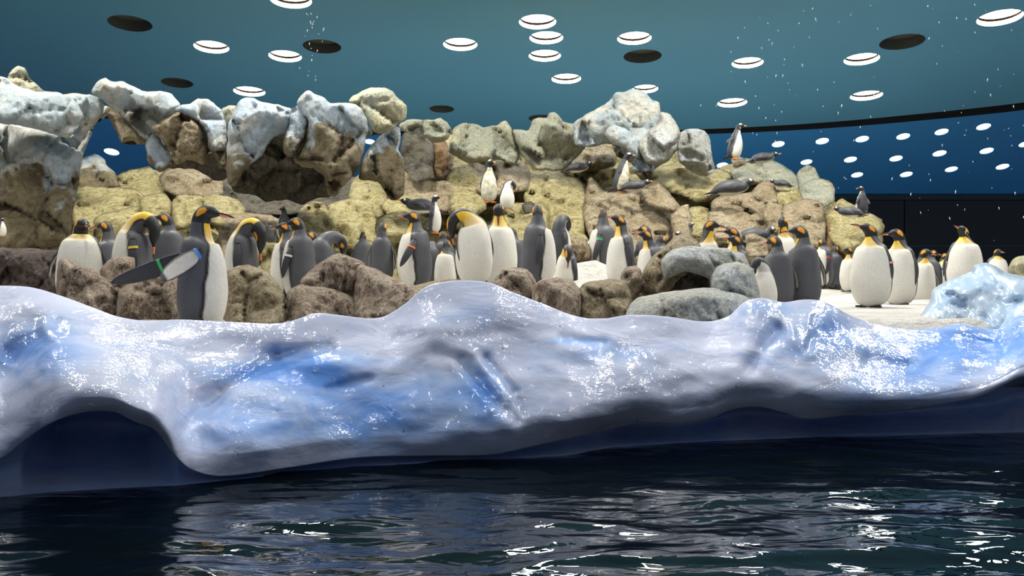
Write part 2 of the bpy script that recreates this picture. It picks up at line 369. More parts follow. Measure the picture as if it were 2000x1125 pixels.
def build_ice():
    V, T = [], []; xs = [-260 + 4.5 * i for i in range(560)]; NB, NF, NU = 8, 130, 26
    for px in xs:
        cy = sinterp(px, CREST); wy = interp(px, WATER); ly = sinterp(px, LIP)
        yc = sinterp(px, YC); yw = CAMZ / -tanel(wy); ov = sinterp(px, OV); rec = interp(px, REC); yl = yw - ov
        cz = P(px, cy, yc).z; X = (px - 1000) / F
        for i in range(NB):                                 # back side, sloping down behind the crest
            s = 1 - i / NB; y = yc + .9 * s
            V.append((X * y, y, cz - (cz - .5) * (s ** 1.6))); T.append(0)
        for i in range(NF):
            t = i / (NF - 1); py = cy + (ly - cy) * t
            g = sin(pi / 2 * t ** .9) * .55 + t * .45; y = yc + (yl - yc) * g + max(0, t - .70) ** 2 * 2.0 * min(1, ov * 3.2)
            win = min(1, t * 5) * min(1, (1 - t) * 6 + .15)
            dp = dn = 0
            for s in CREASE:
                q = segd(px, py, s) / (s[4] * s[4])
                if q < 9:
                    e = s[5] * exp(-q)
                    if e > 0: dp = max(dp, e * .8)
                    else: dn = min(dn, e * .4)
            d = dp + dn; v = Vector((X * y, y, P(px, py, y).z))
            n = .10 * fbm(v * 1.5 + Vector((3, 1, 7)), 2) + .028 * fbm(Vector((v.x * 3.0, v.y * 3.0, v.z * 6)), 2) + .005 * fbm(v * 10, 2)
            yy = y + (d + n) * win
            tint = 0
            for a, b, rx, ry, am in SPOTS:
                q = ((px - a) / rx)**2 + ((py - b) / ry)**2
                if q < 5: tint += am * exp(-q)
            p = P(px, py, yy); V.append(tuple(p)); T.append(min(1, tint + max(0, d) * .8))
        zl = V[-1][2]; yl2 = V[-1][1]
        for i in range(1, NU + 1):
            s = i / NU; y = yl2 + (yw - yl2) * s + rec * sin(pi * min(1, s * 1.0)) * (1 - .15 * s)
            z = zl * (1 - s) ** .8; v = Vector((X * y, y, z)); y += .05 * fbm(v * 2.5, 3) * sin(pi * s)
            V.append((X * y, y, z)); T.append(.35)  # undercut tinted bluer, so its navy shade is partly in the colour
        V.append((X * (yw + .1), yw + .1, -.5)); T.append(.05)
    R = NB + NF + NU + 1
    Fc = [(i*R+j, i*R+j+1, (i+1)*R+j+1, (i+1)*R+j) for i in range(len(xs)-1) for j in range(R-1)]
    return mesh_obj('ice_shelf', V, Fc, M['ice'], attr={'tint': T})
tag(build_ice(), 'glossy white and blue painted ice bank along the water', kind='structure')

# ------------------------------------------------------------------ water
def wave(x, y):
    a = .3 + .7 * max(0, min(1, (5.6 - y) / 2.0)) * (.55 + .45 * max(0, min(1, (x + 2.5) / 3)))
    if y > 4.0 and x < -1.2: a *= .4
    wx = x + .25 * noise.noise(Vector((x * .9, y * 1.3, 9))); wy = y + .12 * noise.noise(Vector((x * 1.1, y * 1.6, 5)))
    h = .020 * fbm(Vector((wx * .9, wy * 2.4, 1.7)), 1) + .0095 * fbm(Vector((wx * 2.6 + 5, wy * 6.5, 4.1)), 1) + .0021 * fbm(Vector((x * 7, y * 14, 2)), 1)
    return h * a
def build_water():
    nx, ny = 420, 330; V = []
    ys = [1.2 + 5.6 * (j / (ny - 1)) ** 1.15 for j in range(ny)]
    for y in ys:
        hw = .75 * y + 1.0
        for i in range(nx):
            x = -hw + 2 * hw * i / (nx - 1); V.append((x, y, wave(x, y)))
    return mesh_obj('pool_water', V, [(j*nx+i, j*nx+i+1, (j+1)*nx+i+1, (j+1)*nx+i) for j in range(ny-1) for i in range(nx-1)], M['water'])
tag(build_water(), 'dark rippling pool water in front of the ice bank', kind='structure')

# ------------------------------------------------------------------ rocks: closed solids from an outline
def crom(poly, step, jit, rnd, sm=.45):
    n = len(poly); out = []
    for i in range(n):
        p0, p1, p2, p3 = [Vector(poly[(i + k) % n]) for k in (-1, 0, 1, 2)]
        L = (p2 - p1).length; m = max(1, int(round(L / step)))
        for j in range(m):
            t = j / m; t2, t3 = t*t, t*t*t
            q = .5 * ((2*p1) + (p2-p0)*t + (2*p0-5*p1+4*p2-p3)*t2 + (3*p1-p0-3*p2+p3)*t3)
            q = q * sm + p1.lerp(p2, t) * (1 - sm)
            out.append(q)
    res = []
    for q in out:
        e = noise.noise_vector(Vector((q.x * .06, q.y * .06, rnd))) * jit + noise.noise_vector(Vector((q.x * .2, q.y * .2, rnd))) * jit * .4
        res.append(Vector((q.x + e.x, q.y + e.y)))
    return res
def rock(name, poly, Yt, Yb, thick, mat, parent=None, seed=0, step=7, R=None, facets=5, jit=1.5, rough=.35, label=None, group=None, back=.6, fac_amt=1.0, chip=.45, cf=1.6, warp=.22, crk=.16, pl=1.5):
    """a stone whose outline runs through poly, Yt metres away at its top and Yb at its foot, bulging `thick` metres forwards"""
    rn = random.Random(seed * 77 + len(poly)); bd = crom(poly, step, jit, seed * 3.7)
    b = np.array([(p.x, p.y) for p in bd]); b2 = np.roll(b, -1, 0)
    x0, y0 = b.min(0); x1, y1 = b.max(0)
    gx = np.arange(x0 + step / 2, x1, step); gy = np.arange(y0 + step / 2, y1, step * .87)
    pts = np.array([(x + (step / 2 if j % 2 else 0), y) for j, y in enumerate(gy) for x in gx])
    rs = np.random.RandomState(seed + 1); 
    if len(pts): pts = pts + rs.uniform(-.2, .2, pts.shape) * step
    def inside(p):
        c = np.zeros(len(p), bool)
        for (ax, ay), (bx, by) in zip(b, b2):
            m = ((ay > p[:,1]) != (by > p[:,1])) & (p[:,0] < (bx-ax)*(p[:,1]-ay)/(by-ay+1e-9)+ax); c ^= m
        return c
    def dist(p):
        d = np.full(len(p), 1e9)
        for a, c in zip(b, b2):
            ab = c - a; t = np.clip(((p - a) @ ab) / (ab @ ab + 1e-9), 0, 1)
            d = np.minimum(d, np.hypot(*(p - a - t[:,None] * ab).T))
        return d
    pts = pts[inside(pts)]; dd = dist(pts) if len(pts) else np.zeros(0)
    m = dd > step * .45; pts, dd = pts[m], dd[m]
    nb = len(b); allp = np.vstack([b, pts]) if len(pts) else b; ad = np.concatenate([np.zeros(nb), dd])
    ov, _, of, orig, _, _ = delaunay_2d_cdt([Vector(p) for p in allp], [], [list(range(nb))], 1, 1e-4)
    A = np.array([(v.x, v.y) for v in ov]); D = np.array([min(ad[i] for i in o) if o else 0. for o in orig])
    if R is None: R = max(8., D.max() * .62)
    size = max(x1 - x0, y1 - y0)
    q = np.clip(D / R, 0, 1); h = np.sqrt(np.maximum(0, 1 - (1 - q)**2))
    cuts = np.full(len(A), 9.)
    for _ in range(facets):
        c = np.array([rn.uniform(x0, x1), rn.uniform(y0, y1)]); a = rn.uniform(0, 2*pi); s = rn.uniform(.5, 1.6) / (size * .5)
        cuts = np.minimum(cuts, rn.uniform(.75, 1.05) + s * ((A - c) @ np.array([cos(a), sin(a)])) )
    h2 = np.minimum(h, np.maximum(cuts, h * .35)) if facets else h
    h = h * (1 - fac_amt) + h2 * fac_amt
    top = np.clip((A[:,1] - y0) / max(1, y1 - y0), 0, 1); Y = Yt + (Yb - Yt) * top
    sc = size * .5 * (Yt + Yb) / 2 / F; Vf, Vb, onb = [], [], D < 1e-6
    for k, (p, y, hh) in enumerate(zip(A, Y, h)):
        v = Vector((p[0] * y / F, y, p[1] * y / F))
        n = fbm(v * 1.6 + Vector((seed * 5.1, 0, 0)), 4) * .55 + (.5 - abs(fbm(v * 4.0 + Vector((0, seed, 3)), 4))) * .30
        e = min(1, D[k] / (R * .35 + 1))
        vv = Vector((v.x, v.y * .5, v.z)) * cf + noise.noise_vector(v * 2.5) * warp + Vector((seed * 1.7, 0, 0))
        dd_, pp_ = noise.voronoi(vv); c0 = pp_[0]; hh_ = noise.noise_vector(c0 * 3.1 + Vector((.37, .71, .13)))
        crack = exp(-((dd_[1] - dd_[0]) / .07) ** 2) * crk
        plane = (vv - c0).dot(hh_) * pl + hh_.y * .25
        n2 = (.5 - abs(fbm(v * 9.5 + Vector((seed, 0, 0)), 3))) * .05
        ch = (plane * .5 - crack) * chip * e + n2 * e
        Vf.append(tuple(P(p[0], p[1], y - thick * hh - n * rough * thick * e - ch)))
    nv = len(A); mp = {}
    for k in range(nv):
        if onb[k]: mp[k] = k
        else:
            mp[k] = nv + len(Vb); Vb.append(tuple(P(A[k][0], A[k][1], Y[k] + thick * back * q[k])))
    fs = [tuple(f) for f in of] + [tuple(reversed([mp[i] for i in f])) for f in of]
    fs = [f for f in fs if len(set(f)) > 2]
    V = Vf + Vb; cx = sum(v[0] for v in V) / len(V); cy = sum(v[1] for v in V) / len(V); cz = min(v[2] for v in V)
    o = mesh_obj(name, V, fs, mat, parent, origin=(cx, cy, cz))
    bm = bmesh.new(); bm.from_mesh(o.data); bmesh.ops.recalc_face_normals(bm, faces=bm.faces); bm.to_mesh(o.data); bm.free()
    if label: tag(o, label, 'rock', group)
    return o
def blob(cx, cy, rx, ry, seed, n=9, irr=.16, pw=2.6):
    r = random.Random(seed); out = []
    for i in range(n):
        a = 2 * pi * i / n + r.uniform(-.15, .15); c, s = cos(a), sin(a)
        k = (abs(c)**pw + abs(s)**pw) ** (-1 / pw) * r.uniform(1 - irr, 1 + irr)
        out.append((cx + rx * k * c, cy + ry * k * s))
    return out

CLIFF = [(240,17),(300,16.5),(330,16),(380,14.8),(420,14.2),(460,13.6),(500,13.1),(560,12.6),(620,12.0)]
cliffY = lambda py: interp(py, CLIFF)
terr = tag(empty('rock_terrace', (0, 14, .64)), 'tall yellow brown artificial rock terrace behind the penguins', kind='structure')
terr_inv = Matrix.Translation((0, -14, -.64))
def trock(poly, mat, dY=0., thick=.45, seed=0, **kw):
    ys = [p[1] for p in poly]; a, b_ = min(ys), max(ys)
    o = rock('rock', poly, cliffY(a) + dY, cliffY(b_) + dY, thick, M[mat], terr, seed, **dict(dict(chip=.5, cf=1.9, jit=2.5), **kw))
    o.matrix_parent_inverse = terr_inv
    return o
# the continuous mass of the terrace, in four overlapping bodies
def mass(poly, mat, seed, dY=.6, thick=.5, Yt=None, Yb=None):
    ys = [p[1] for p in poly]; a, b_ = min(ys), max(ys)
    o = rock('rock_mass', poly, Yt or cliffY(a) + dY, Yb or cliffY(b_) + dY, thick, M[mat], terr, seed, step=7, R=40, facets=0, rough=1.1, jit=3, chip=.8, cf=1.5)
    o.matrix_parent_inverse = terr_inv; return o
mass([(-120,330),(60,320),(150,325),(165,345),(215,346),(240,342),(300,332),(420,345),(520,350),(640,360),(700,346),(720,340),(760,330),(780,420),(780,620),(300,640),(-120,640)], 'rock_yellow', 1)
mass([(720,380),(745,345),(790,300),(800,262),(860,258),(920,270),(980,262),(1060,262),(1130,262),(1200,255),(1320,280),(1390,320),(1400,420),(1420,600),(1000,620),(720,620)], 'rock_yellow', 2)
mass([(1300,330),(1396,332),(1420,320),(1500,318),(1545,340),(1600,350),(1628,358),(1630,392),(1650,402),(1700,418),(1722,430),(1724,470),(1700,500),(1640,505),(1640,600),(1300,620)], 'rock_yellow', 3)

# yellow and tan stones of the terrace, one mesh each: (polygon, material, dY, thick)
TB = [
 ([(158,312),(185,300),(204,312),(212,326),(228,345),(232,368),(150,372),(148,335)],'rock_blue_stained',-.2,.35),
 ([(225,345),(240,336),(290,325),(312,345),(330,360),(320,385),(270,388),(240,378)],'rock_yellow',-.1,.4),
 ([(310,345),(340,318),(365,303),(388,315),(402,330),(432,345),(436,378),(400,388),(350,385),(322,372)],'rock_tan',-.5,.5),
 ([(142,375),(165,362),(210,365),(262,368),(282,385),(280,420),(240,440),(190,470),(150,470),(140,420)],'rock_yellow',-.4,.5),
 ([(100,400),(128,395),(142,420),(135,500),(60,505),(80,440)],'rock_yellow',-.3,.4),
 ([(-60,400),(20,395),(70,405),(90,440),(80,500),(-60,505)],'rock_tan',-.3,.5),
 ([(40,438),(80,428),(120,440),(150,470),(140,520),(30,520)],'rock_yellow',-.8,.4),
 ([(182,430),(220,412),(270,405),(285,440),(270,520),(190,520)],'rock_yellow',-.8,.4),
 ([(270,390),(320,375),(338,400),(330,440),(285,445)],'rock_yellow',-.7,.35),
 ([(335,395),(348,382),(380,380),(400,388),(390,440),(340,450)],'rock_yellow',-.8,.4),
 ([(395,385),(425,380),(460,388),(478,405),(480,440),(440,450),(400,430)],'rock_yellow',-.8,.45),
 ([(430,425),(470,415),(530,420),(556,440),(558,500),(500,520),(430,510)],'rock_tan',-1.0,.4),
 ([(508,470),(545,475),(560,500),(555,560),(512,560)],'rock_yellow',-1.4,.3),
 ([(455,372),(520,380),(600,392),(650,385),(700,350),(720,370),(700,410),(640,412),(560,420),(500,418),(450,405)],'rock_dark',.2,.25),  # dark colour stands for the shade in the cavity under the overhang
 ([(425,340),(470,335),(520,345),(600,350),(650,350),(690,345),(730,350),(760,420),(640,425),(430,425)],'rock_dark',.35,.15),  # backs the same cavity, its shade again painted into the stone
 ([(580,425),(590,405),(612,394),(632,396),(644,420),(658,450),(640,470),(600,466),(582,450)],'rock_yellow',-1.2,.45),
 ([(640,400),(700,385),(730,400),(740,450),(735,520),(660,520),(648,450)],'rock_yellow',-.4,.45),
 ([(690,350),(715,330),(745,345),(760,390),(745,430),(700,420),(680,385)],'rock_yellow',-.3,.45),
 ([(735,430),(755,417),(785,415),(800,430),(795,470),(745,470),(732,450)],'rock_yellow',-1.5,.35),
 ([(745,395),(790,380),(830,390),(820,420),(760,425)],'rock_yellow',-.7,.35),
 ([(786,262),(802,257),(828,258),(842,266),(848,290),(846,325),(835,345),(808,348),(790,332),(783,300)],'rock_dark',-.9,.45),
 ([(798,318),(812,312),(830,318),(845,330),(842,350),(812,356),(798,340)],'rock_dark',-1.15,.35),
 ([(842,278),(865,272),(880,292),(882,325),(870,345),(848,345)],'rock_rust',-.85,.35),
 ([(868,290),(900,300),(925,305),(940,345),(930,385),(890,392),(868,350)],'rock_yellow',-.5,.5),
 ([(780,350),(830,345),(880,350),(900,380),(890,420),(800,410),(775,380)],'rock_tan',-.4,.45),
 ([(905,306),(948,303),(975,290),(1010,305),(1035,335),(1030,372),(960,385),(925,370)],'rock_tan',-.5,.4),
 ([(883,375),(915,370),(945,385),(950,408),(925,425),(885,415),(878,395)],'rock_yellow',-.8,.35),
 ([(975,405),(1010,396),(1060,398),(1075,420),(1060,470),(990,480),(970,440)],'rock_yellow',-.8,.4),
 ([(1020,400),(1035,392),(1044,400),(1040,415),(1025,418)],'rock_dark',-1.0,.2),
 ([(1020,345),(1060,332),(1100,335),(1130,350),(1150,385),(1140,470),(1080,490),(1040,440),(1025,395)],'rock_yellow',-.6,.5),
 ([(1085,290),(1110,280),(1150,275),(1180,282),(1205,300),(1200,325),(1150,335),(1110,332),(1086,318)],'rock_tan',-.6,.45),
 ([(1194,284),(1212,277),(1238,286),(1248,308),(1234,318),(1206,306)],'rock_dark',-1.3,.1),  # slab added for the dark hollow, its shade put into the colour
 ([(1150,345),(1180,372),(1225,376),(1250,360),(1285,354),(1310,380),(1325,420),(1310,470),(1240,480),(1160,475),(1138,420)],'rock_tan',-.7,.55),
 ([(1252,370),(1265,353),(1285,350),(1305,375),(1328,402),(1320,415),(1290,412),(1262,398)],'rock_tan',-1.2,.35),
 ([(1258,335),(1300,322),(1345,322),(1370,345),(1350,385),(1310,378),(1285,352)],'rock_yellow',-.4,.4),
 ([(1310,420),(1325,405),(1345,400),(1352,430),(1345,470),(1318,480)],'rock_tan',-1.2,.35),
 ([(1340,410),(1365,402),(1385,408),(1390,440),(1370,465),(1345,460)],'rock_yellow',-1.1,.35),
 ([(1345,350),(1400,330),(1430,340),(1430,372),(1380,395),(1345,390)],'rock_yellow',-.4,.4),
 ([(1385,395),(1410,382),(1450,378),(1480,372),(1500,385),(1505,410),(1490,440),(1430,455),(1395,430)],'rock_tan',-.9,.55),
 ([(1385,412),(1420,408),(1460,415),(1485,440),(1480,470),(1400,470),(1384,440)],'rock_tan',-1.2,.4),
 ([(1425,335),(1435,318),(1455,308),(1478,312),(1495,335),(1490,358),(1440,360)],'rock_cream',-.4,.45),
 ([(1428,312),(1445,306),(1456,310),(1452,322),(1432,326)],'rock_tan',-.7,.2),
 ([(1482,335),(1492,318),(1510,312),(1535,325),(1556,345),(1560,370),(1510,375),(1485,360)],'rock_cream',-.3,.4),
 ([(1555,345),(1562,330),(1578,323),(1592,328),(1602,350),(1590,365),(1560,368)],'rock_cream',-.2,.35),
 ([(1560,365),(1590,350),(1618,352),(1630,370),(1630,395),(1600,408),(1570,400)],'rock_cream',-.5,.45),
 ([(1465,378),(1480,360),(1500,352),(1515,362),(1520,395),(1500,402),(1475,392)],'rock_tan',-1.0,.4),
 ([(1512,372),(1535,362),(1560,370),(1568,395),(1540,410),(1515,400)],'rock_yellow',-.9,.4),
 ([(1495,395),(1530,400),(1528,440),(1520,460),(1498,450),(1490,420)],'rock_tan',-1.3,.4),
 ([(1528,405),(1545,392),(1580,388),(1605,396),(1612,430),(1610,480),(1580,495),(1535,480),(1528,440)],'rock_tan',-1.4,.5),
 ([(1612,415),(1640,405),(1670,412),(1695,415),(1718,425),(1728,442),(1722,458),(1700,470),(1680,490),(1650,500),(1620,470)],'rock_yellow',-1.2,.5),
 ([(1632,395),(1645,388),(1665,398),(1688,408),(1690,425),(1640,425)],'rock_yellow',-.9,.35),
 ([(1610,430),(1640,450),(1660,500),(1650,530),(1612,530)],'rock_rust',-1.0,.4),
 ([(1455,460),(1475,455),(1500,470),(1500,500),(1460,500)],'rock_tan',-1.8,.3),
 ([(1185,480),(1230,478),(1270,470),(1290,500),(1240,530),(1190,520)],'rock_tan',-1.3,.3),
]
for i, (pl, mt, dy, th) in enumerate(TB): trock(pl, mt, dy, th, seed=i + 10, rough=.5)

# pale blue and white crags: big single blocks
CR = [
 ([(15,155),(22,136),(36,128),(48,134),(66,160),(88,178),(84,195),(15,195)],13.4,13.4,.3,'rock_cream','pointed cream rock tip rising at the far left above the white cap'),
 ([(-60,230),(0,236),(70,250),(138,262),(166,258),(182,248),(174,275),(162,305),(156,345),(150,385),(140,425),(128,480),(-60,500)],12.8,12.2,.5,'rock_blue_stained','dark stained rock body under the white cap at the far left'),
 ([(-60,150),(0,148),(18,156),(35,168),(70,178),(110,180),(135,188),(154,205),(162,228),(152,246),(138,268),(108,264),(80,254),(40,246),(0,240),(-60,240)],12.2,11.9,.55,'rock_blue_clean','broad cream and pale blue rock cap at the far left'),
 ([(116,186),(148,182),(176,184),(196,192),(204,208),(200,224),(188,240),(170,262),(156,278),(142,270),(150,240),(140,205)],12.4,12.4,.45,'rock_blue_clean','rounded white rock lobe at the right end of the left cap'),
 ([(192,216),(205,208),(218,213),(210,225),(192,240)],12.7,12.7,.12,'rock_blue_clean','small pointed white rock splinter between left cap and arch'),
 ([(204,216),(216,208),(240,226),(264,250),(288,272),(276,283),(256,284),(238,280),(230,264),(221,245)],12.6,12.4,.25,'rock_tan','brown slanting rock face under the arch block'),
 ([(178,182),(184,165),(204,150),(216,158),(228,160),(242,158),(262,170),(288,180),(312,178),(336,184),(352,202),(350,212),(322,236),(300,256),(290,272),(278,266),(260,245),(238,226),(216,210),(198,194)],12.3,12.2,.5,'rock_blue_clean','pale blue jagged block forming the top of the rock arch'),
 ([(282,282),(292,262),(304,250),(320,280),(336,300),(346,316),(334,327),(312,338),(300,326),(291,322),(286,302)],12.3,12.1,.35,'rock_blue','blue rock pillar on the right side of the arch'),
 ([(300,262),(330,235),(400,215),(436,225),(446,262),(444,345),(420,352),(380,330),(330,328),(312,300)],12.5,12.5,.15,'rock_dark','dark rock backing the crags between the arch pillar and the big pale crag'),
 ([(298,250),(320,230),(345,218),(366,224),(388,238),(404,260),(405,300),(398,322),(372,312),(342,322),(325,288),(310,266)],12.0,11.8,.45,'rock_tan','brown square faced block between arch pillar and white crag'),
 ([(338,216),(354,204),(372,203),(386,192),(402,193),(418,200),(432,214),(441,240),(443,275),(440,300),(443,332),(430,328),(418,302),(407,290),(405,260),(386,238),(362,222)],11.9,11.7,.45,'rock_blue','white crag with blue groove just left of the big pale blue crag'),
 ([(430,215),(445,206),(462,208),(460,225),(446,262),(438,250)],12.1,12.1,.2,'rock_cream','narrow cream wedge squeezed between two blue crags'),
 ([(440,240),(480,215),(560,220),(640,215),(700,235),(708,290),(698,335),(668,366),(645,384),(612,390),(590,400),(560,390),(520,394),(496,382),(455,372),(438,320)],12.3,12.9,.25,'rock_dark','overhanging rock underside below the two big crags, coloured dark for its shade'),  # brown stone, darkened in colour to carry the shade of the overhang
 ([(451,230),(460,206),(472,194),(488,190),(502,194),(514,199),(532,203),(552,206),(566,211),(576,234),(566,254),(536,268),(522,284),(515,300),(494,318),(477,335),(460,364),(445,358),(441,333),(444,276),(445,249)],11.6,11.3,.6,'rock_blue','biggest pale blue and white crag with a pointed lower tip'),
 ([(568,212),(587,206),(598,212),(601,237),(595,270),(582,298),(569,307),(553,298),(551,278),(560,254)],11.4,11.3,.35,'rock_blue','smooth blue tongue of rock wedged between the two big crags'),
 ([(580,206),(587,186),(602,178),(615,184),(632,188),(644,200),(668,201),(692,203),(708,214),(717,237),(720,254),(714,269),(711,297),(702,321),(688,326),(688,345),(672,363),(655,383),(641,382),(633,347),(612,329),(590,325),(572,312),(594,275),(600,240)],11.5,11.2,.65,'rock_blue_stained','big brown stained crag with a hanging tooth, right of the blue tongue'),
 ([(712,237),(722,250),(731,264),(718,266),(706,256)],11.6,11.6,.12,'rock_cream','small beak shaped rock spur on the stained crag'),
 ([(741,266),(757,256),(780,244),(784,268),(778,292),(792,322),(788,380),(762,392),(738,355),(702,350),(704,325),(709,309),(720,291)],12.6,12.4,.4,'rock_blue_stained','tapering blue rock pillar under the rounded top boulder'),
 ([(681,201),(687,188),(708,178),(729,170),(750,170),(767,179),(776,191),(793,205),(794,231),(776,244),(757,259),(741,263),(726,253),(714,232),(702,212)],12.4,12.2,.5,'rock_cream','rounded cream boulder topping the crags left of the gap of blue wall'),
 ([(776,246),(794,235),(823,234),(848,234),(860,229),(874,239),(882,256),(877,274),(860,277),(842,278),(823,260),(796,262)],14.4,14.3,.4,'rock_cream','cream knobby rock right of the rounded top boulder'),
 ([(884,254),(893,244),(907,241),(929,242),(943,248),(969,246),(979,238),(990,237),(998,249),(1002,268),(1018,305),(1004,322),(972,312),(948,318),(910,318),(876,296)],15.0,14.8,.5,'rock_cream','broad cream and blue rock ridge with a small knob at its right'),
 ([(998,256),(1010,253),(1032,254),(1040,234),(1055,230),(1068,230),(1072,222),(1083,219),(1092,225),(1098,235),(1118,241),(1136,246),(1142,292),(1100,332),(1050,332),(1014,300)],15.0,14.7,.5,'rock_cream','cream rock with a round knob in front of a dark ceiling opening'),
 ([(1321,284),(1320,268),(1330,258),(1345,252),(1362,250),(1377,256),(1385,272),(1391,304),(1396,334),(1379,344),(1354,337),(1328,318)],14.8,14.6,.4,'rock_greyblue','tall rounded pale rock standing right of the peak'),
 ([(1240,300),(1262,316),(1280,326),(1268,348),(1254,352),(1236,330)],14.3,14.2,.3,'rock_blue','small blue block at the foot of the peak behind the tall penguin'),
 ([(1122,250),(1150,240),(1200,235),(1290,225),(1322,262),(1326,290),(1300,318),(1270,335),(1240,328),(1215,296),(1180,275),(1122,276)],14.75,14.6,.2,'rock_greyblue','cracked pale rock filling the foot of the peak behind its lobes'),
 ([(1118,242),(1140,227),(1175,207),(1190,197),(1204,180),(1219,179),(1234,173),(1250,175),(1262,182),(1274,195),(1288,202),(1290,220),(1290,245),(1275,275),(1245,290),(1215,290),(1185,280),(1160,286),(1125,284)],14.6,14.3,.6,'rock_blue_clean','pale blue peak, highest rock of the right ridge'),
 ([(1180,262),(1197,242),(1219,250),(1240,268),(1252,290),(1246,312),(1219,290),(1197,282)],14.1,14.0,.35,'rock_blue_clean','white lobed rock in front of the peak above a dark hollow'),
 ([(1289,219),(1306,221),(1319,238),(1329,262),(1321,282),(1304,292),(1302,312),(1279,326),(1262,319),(1244,286),(1259,262),(1286,238)],14.2,14.0,.5,'rock_greyblue','cracked grey blue shoulder on the right of the peak'),
]
for i, (pl, yt, yb, th, mt, lb) in enumerate(CR):
    rock('crag', pl, yt, yb, th, M[mt], seed=100 + i, step=5.5, facets=9, rough=.14, label=lb, fac_amt=1.0, chip=.62, cf=2.1, jit=2.6, warp=.07, crk=.07, pl=2.6)

# front boulders between the ice bank and the penguins
FB_ = [
 ([(668,562),(700,550),(735,560),(740,650),(672,650)],8.2,8.0,.1,'rock_maroon','added dark block for the shade in the cleft of the boulder heap'),  # added so the cleft reads black: its shade is put into the colour
 ([(-80,480),(0,482),(30,486),(60,484),(90,488),(118,490),(125,520),(120,600),(-80,610)],8.9,8.7,.35,'rock_maroon','low dark maroon rock wall at the far left behind the ice'),
 ([(195,530),(212,508),(235,500),(262,503),(264,520),(250,555),(225,570),(200,560)],7.75,7.5,.3,'rock_brown','small pinkish boulder under the wing tip of the large grey penguin'),
 ([(112,522),(118,506),(130,504),(158,516),(185,528),(212,548),(238,566),(248,600),(240,635),(150,640),(120,610),(110,570)],7.4,7.2,.45,'rock_brown','reddish brown boulder at the far left in front of the upright penguin'),
 ([(230,572),(262,545),(300,530),(330,524),(352,545),(356,650),(225,650)],7.3,7.1,.4,'rock_brown','rust coloured boulder streaked with grass left of the large grey penguin'),
 ([(440,535),(462,520),(485,517),(520,530),(545,555),(558,585),(560,650),(440,650)],7.2,7.0,.45,'rock_tan','rounded pale tan boulder right of the large grey penguin'),
 ([(586,548),(615,520),(645,500),(665,495),(690,503),(712,515),(712,560),(690,580),(640,585),(595,580)],7.6,7.4,.45,'rock_brown','top boulder of the heap in front of the hunched penguin'),
 ([(556,600),(562,570),(585,556),(640,562),(680,575),(700,600),(700,650),(556,650)],7.2,7.0,.4,'rock_brown','wide streaked boulder at the foot of the heap left of a black cleft'),
 ([(700,515),(740,528),(775,545),(815,560),(835,580),(800,640),(690,645),(688,600),(692,560)],7.3,7.1,.45,'rock_brown','sloping brown boulder on the right side of the heap'),
 ([(800,560),(835,552),(870,544),(910,548),(930,560),(900,600),(800,600)],7.9,7.8,.25,'rock_tan','flat tan rock just behind the highest hump of the ice'),
 ([(962,552),(980,528),(1005,521),(1030,526),(1046,545),(1050,590),(1000,610),(960,590)],7.7,7.5,.35,'rock_brown','brown boulder right of the highest ice hump'),
 ([(1040,560),(1058,545),(1090,541),(1120,550),(1138,575),(1135,630),(1060,630),(1040,600)],7.4,7.2,.4,'rock_brown','round reddish boulder, middle of the three right of the hump'),
 ([(1212,540),(1222,522),(1240,518),(1252,528),(1256,560),(1235,590),(1214,575)],7.9,7.8,.25,'rock_brown','small maroon boulder wedged beside the tall grey rock'),
 ([(1130,565),(1150,550),(1190,545),(1220,548),(1232,575),(1228,640),(1128,640)],7.4,7.2,.4,'rock_tan','square brown boulder, right one of the three right of the hump'),
 ([(1222,610),(1235,570),(1255,530),(1275,500),(1300,480),(1318,462),(1335,456),(1352,462),(1368,478),(1370,510),(1320,560),(1290,590),(1240,640)],8.3,7.8,.45,'rock_tan','tall leaning brown rock behind the grey hollowed one'),
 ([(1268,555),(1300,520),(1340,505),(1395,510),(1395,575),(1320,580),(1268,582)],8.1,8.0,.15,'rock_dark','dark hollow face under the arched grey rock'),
 ([(1290,512),(1310,488),(1345,480),(1385,483),(1395,482),(1425,486),(1452,496),(1465,520),(1468,560),(1420,575),(1390,565),(1385,545),(1340,530),(1300,545)],7.8,7.6,.45,'rock_greyblue','grey blue pitted rock arched over a dark hollow'),
 ([(1385,545),(1400,520),(1440,510),(1470,525),(1482,560),(1484,600),(1440,610),(1395,590)],7.5,7.4,.35,'rock_greyblue','pitted blue rock at the right end of the hollow'),
 ([(1220,605),(1245,582),(1290,572),(1340,565),(1400,562),(1450,575),(1470,590),(1450,640),(1330,650),(1220,640)],7.2,7.0,.4,'rock_greyblue','low pale blue pitted rock lying along the ice edge'),
 ([(1098,475),(1115,462),(1140,465),(1155,485),(1152,510),(1110,514),(1098,495)],11.5,11.4,.3,'rock_tan','grey brown boulder half sunk in the snow slope'),
 ([(1108,468),(1120,456),(1142,458),(1150,470),(1140,478),(1115,480)],12.2,12.1,.2,'rock_yellow','small yellow boulder above the snow slope'),
 ([(1968,530),(1975,508),(1990,500),(2020,498),(2060,505),(2070,545),(1975,560)],14.0,14.0,.5,'rock_cream','round speckled boulder at the right edge behind the pale ice lump'),
]
for i, (pl, yt, yb, th, mt, lb) in enumerate(FB_):
    rock('boulder', pl, yt, yb, th, M[mt], seed=200 + i, step=5.5, facets=4, rough=.40, label=lb, fac_amt=.7, chip=.28, cf=3.0)
